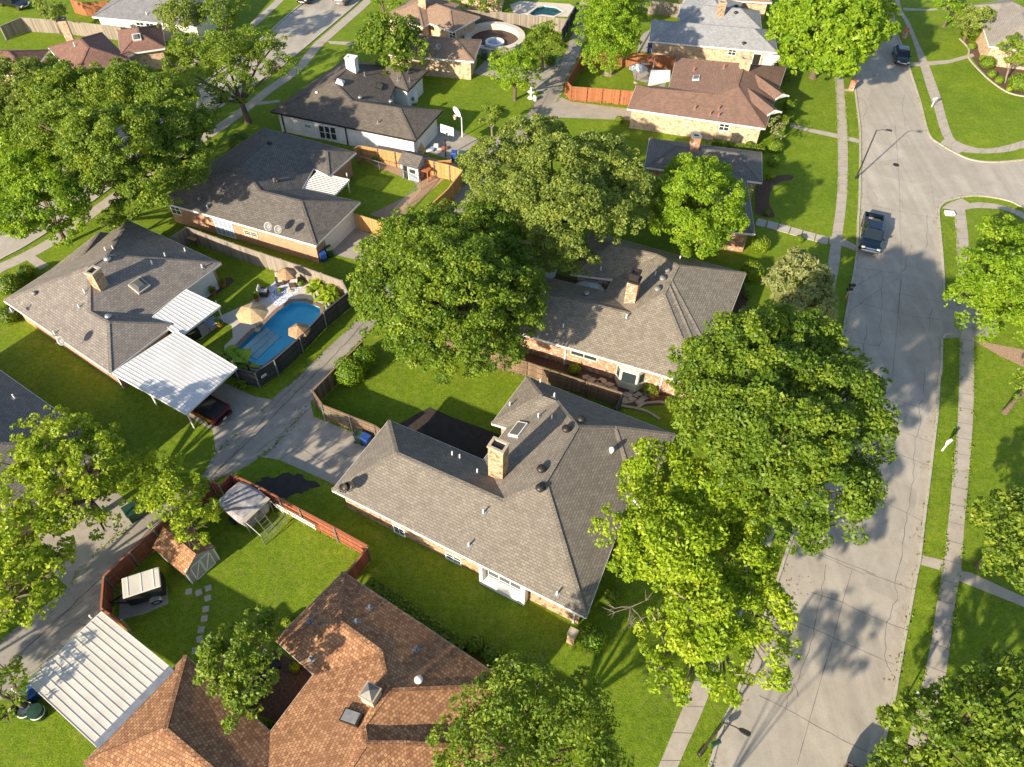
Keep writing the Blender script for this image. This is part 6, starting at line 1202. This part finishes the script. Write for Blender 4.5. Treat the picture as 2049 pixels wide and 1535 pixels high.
def bigleaf(label, pts, mat, n, L, name='banana_plant', group='broad leaved plants', zmax=1.6):
    p0 = G(*pts[0]); o = thing(name, label, 'plant', p0, 0, group); m = MB(); st_ = MB()
    for (x, y) in pts:
        c = G(x, y)-p0; st_.tube([c, c+Vector((0, 0, zmax*.55))], [.09, .05], 6)
        for k in range(n):
            a = random.uniform(0, 6.28); l = L*random.uniform(.6, 1.15); w_ = l*.2; d = Vector((math.cos(a), math.sin(a), 0)); s = Vector((-d.y, d.x, 0)); z0 = zmax*random.uniform(.4, .75); P_ = [c+d*l*t+Vector((0, 0, z0+l*(1.0*t-.95*t*t))) for t in (0, .25, .5, .75, 1)]; ww = [.1, .8, 1, .7, .05]; tt = random.random()
            for i in range(4): m.poly([P_[i]-s*w_*ww[i], P_[i]+Vector((0, 0, -.04)), P_[i+1]+Vector((0, 0, -.04)), P_[i+1]-s*w_*ww[i+1]][::1], tt).poly([P_[i]+Vector((0, 0, -.04)), P_[i]+s*w_*ww[i], P_[i+1]+s*w_*ww[i+1], P_[i+1]+Vector((0, 0, -.04))], tt)
    m.build('leaves', mat, o); st_.build('stem', 'dkgreen', o)
bigleaf('dark broad-leaved banana plants at the south end of the pool', [(468, 735), (485, 740), (500, 744), (455, 722)], 'l_maple', 9, 1.5)
bigleaf('bright leafy canna clump in the pool fence corner', [(625, 585), (640, 588), (655, 592), (668, 598), (632, 596), (648, 602), (662, 608), (645, 578), (672, 588)], 'l_bright', 14, .8, zmax=1.4)
bigleaf('broad-leaved plant hanging over the pool fence', [(655, 615), (662, 604)], 'l_bright', 8, 1.1, zmax=1.4)
bigleaf('low spreading plants outside the dark fence corner', [(492, 775), (478, 772)], 'l_maple', 10, .6, zmax=.6)
bigleaf('broad-leaved planting along the alley beside the round pool', [(1093, 122), (1104, 126)], 'l_maple', 12, .8, zmax=.8)
for (p, r, o) in POTS:
    n = 160; K = np.random.normal(0, r*.55, (n, 3))+np.array([0, 0, r*2.3]); me = leafmesh('plant', K, 'l_mid', o, .12); tint(me, np.random.uniform(0, 1, n)); q = bpy.data.objects.new('plant', me); COL.objects.link(q); q.parent = o
# leaf litter along the gutters, weeds along fences, kerbs and walks
def scatter(name, label, paths, per_m, spread, zr, size, mat, cat, flat=.4):
    K = []
    for W in paths:
        for a, b in zip(W, W[1:]):
            L = (b-a).length; n = np.random.poisson(L*per_m)
            if n == 0: continue
            u = np.random.uniform(0, 1, n)[:, None]; A = np.array([a.x, a.y, 0]); B_ = np.array([b.x, b.y, 0]); q = A+(B_-A)*u; q[:, :2] += np.random.normal(0, spread, (n, 2)); q[:, 2] = np.random.uniform(*zr, n)
            k = (np.sin(q[:, 0]*1.3)+np.sin(q[:, 1]*1.7+q[:, 0]*.6)+np.random.normal(0, .6, n)) > -.2; K.append(q[k])
    K = np.concatenate(K); me = leafmesh(name, K, mat, None, size, flat); tint(me, np.random.uniform(0, 1, len(K))); o = bpy.data.objects.new(name, me); COL.objects.link(o); return tag(o, label, cat, kind='stuff')
M['l_litter'] = leafmat('dry_leaf', (.16, .10, .05), (.25, .17, .08), (.34, .27, .12), .1)
FW_ = [[Vector((G(*p, 1.85).x, G(*p, 1.85).y, 0)) for p in l] for l in ([(340,477),(373,455),(522,507),(684,563),(696,586)], [(696,586),(598,677),(509,747),(443,716)], [(625,783),(645,811),(762,861)], [(462,949),(600,1020),(737,1094)], [(340,1030),(207,1154),(202,1219)], [(926,341),(834,436),(707,428)], [(885,668),(1008,712),(1247,788)], [(1134,163),(1144,174),(1275,184)])]
scatter('fence_weeds', 'ragged tufts of weeds along the foot of the yard fences', FW_, 26, .12, (.02, .28), .11, 'l_mid', 'weeds', .1)
ALw, ARw = crom(P(AL), 3), crom(P(AR), 3)
scatter('verge_grass', 'uneven grass fringe spilling over kerbs walks and alley edges', [ALw, ARw, LKw, RK2w, RK3w, RK1w, crom(P([(1909,421),(1915,525),(1920,672),(1919,770),(1907,941),(1889,1119),(1872,1222),(1840,1390)]), 3), crom(P([(1940,519),(1949,685),(1945,868),(1930,1044),(1919,1163),(1900,1300)]), 3), crom(P([(1675,387),(1676,269),(1670,152)]), 3), crom(P([(1695,387),(1696,279),(1689,180)]), 3)], 22, .11, (.015, .12), .10, 'l_box', 'grass', .1)
scatter('fallen_leaves', 'dry brown leaves drifted along the gutters and alley', [LKw, RK3w, ALw, ARw, P([(500,860),(640,740)]), P([(1600,1150),(1480,1400)]), P([(660,880),(560,900)])], 5, .5, (.02, .03), .10, 'l_litter', 'leaves', .9)
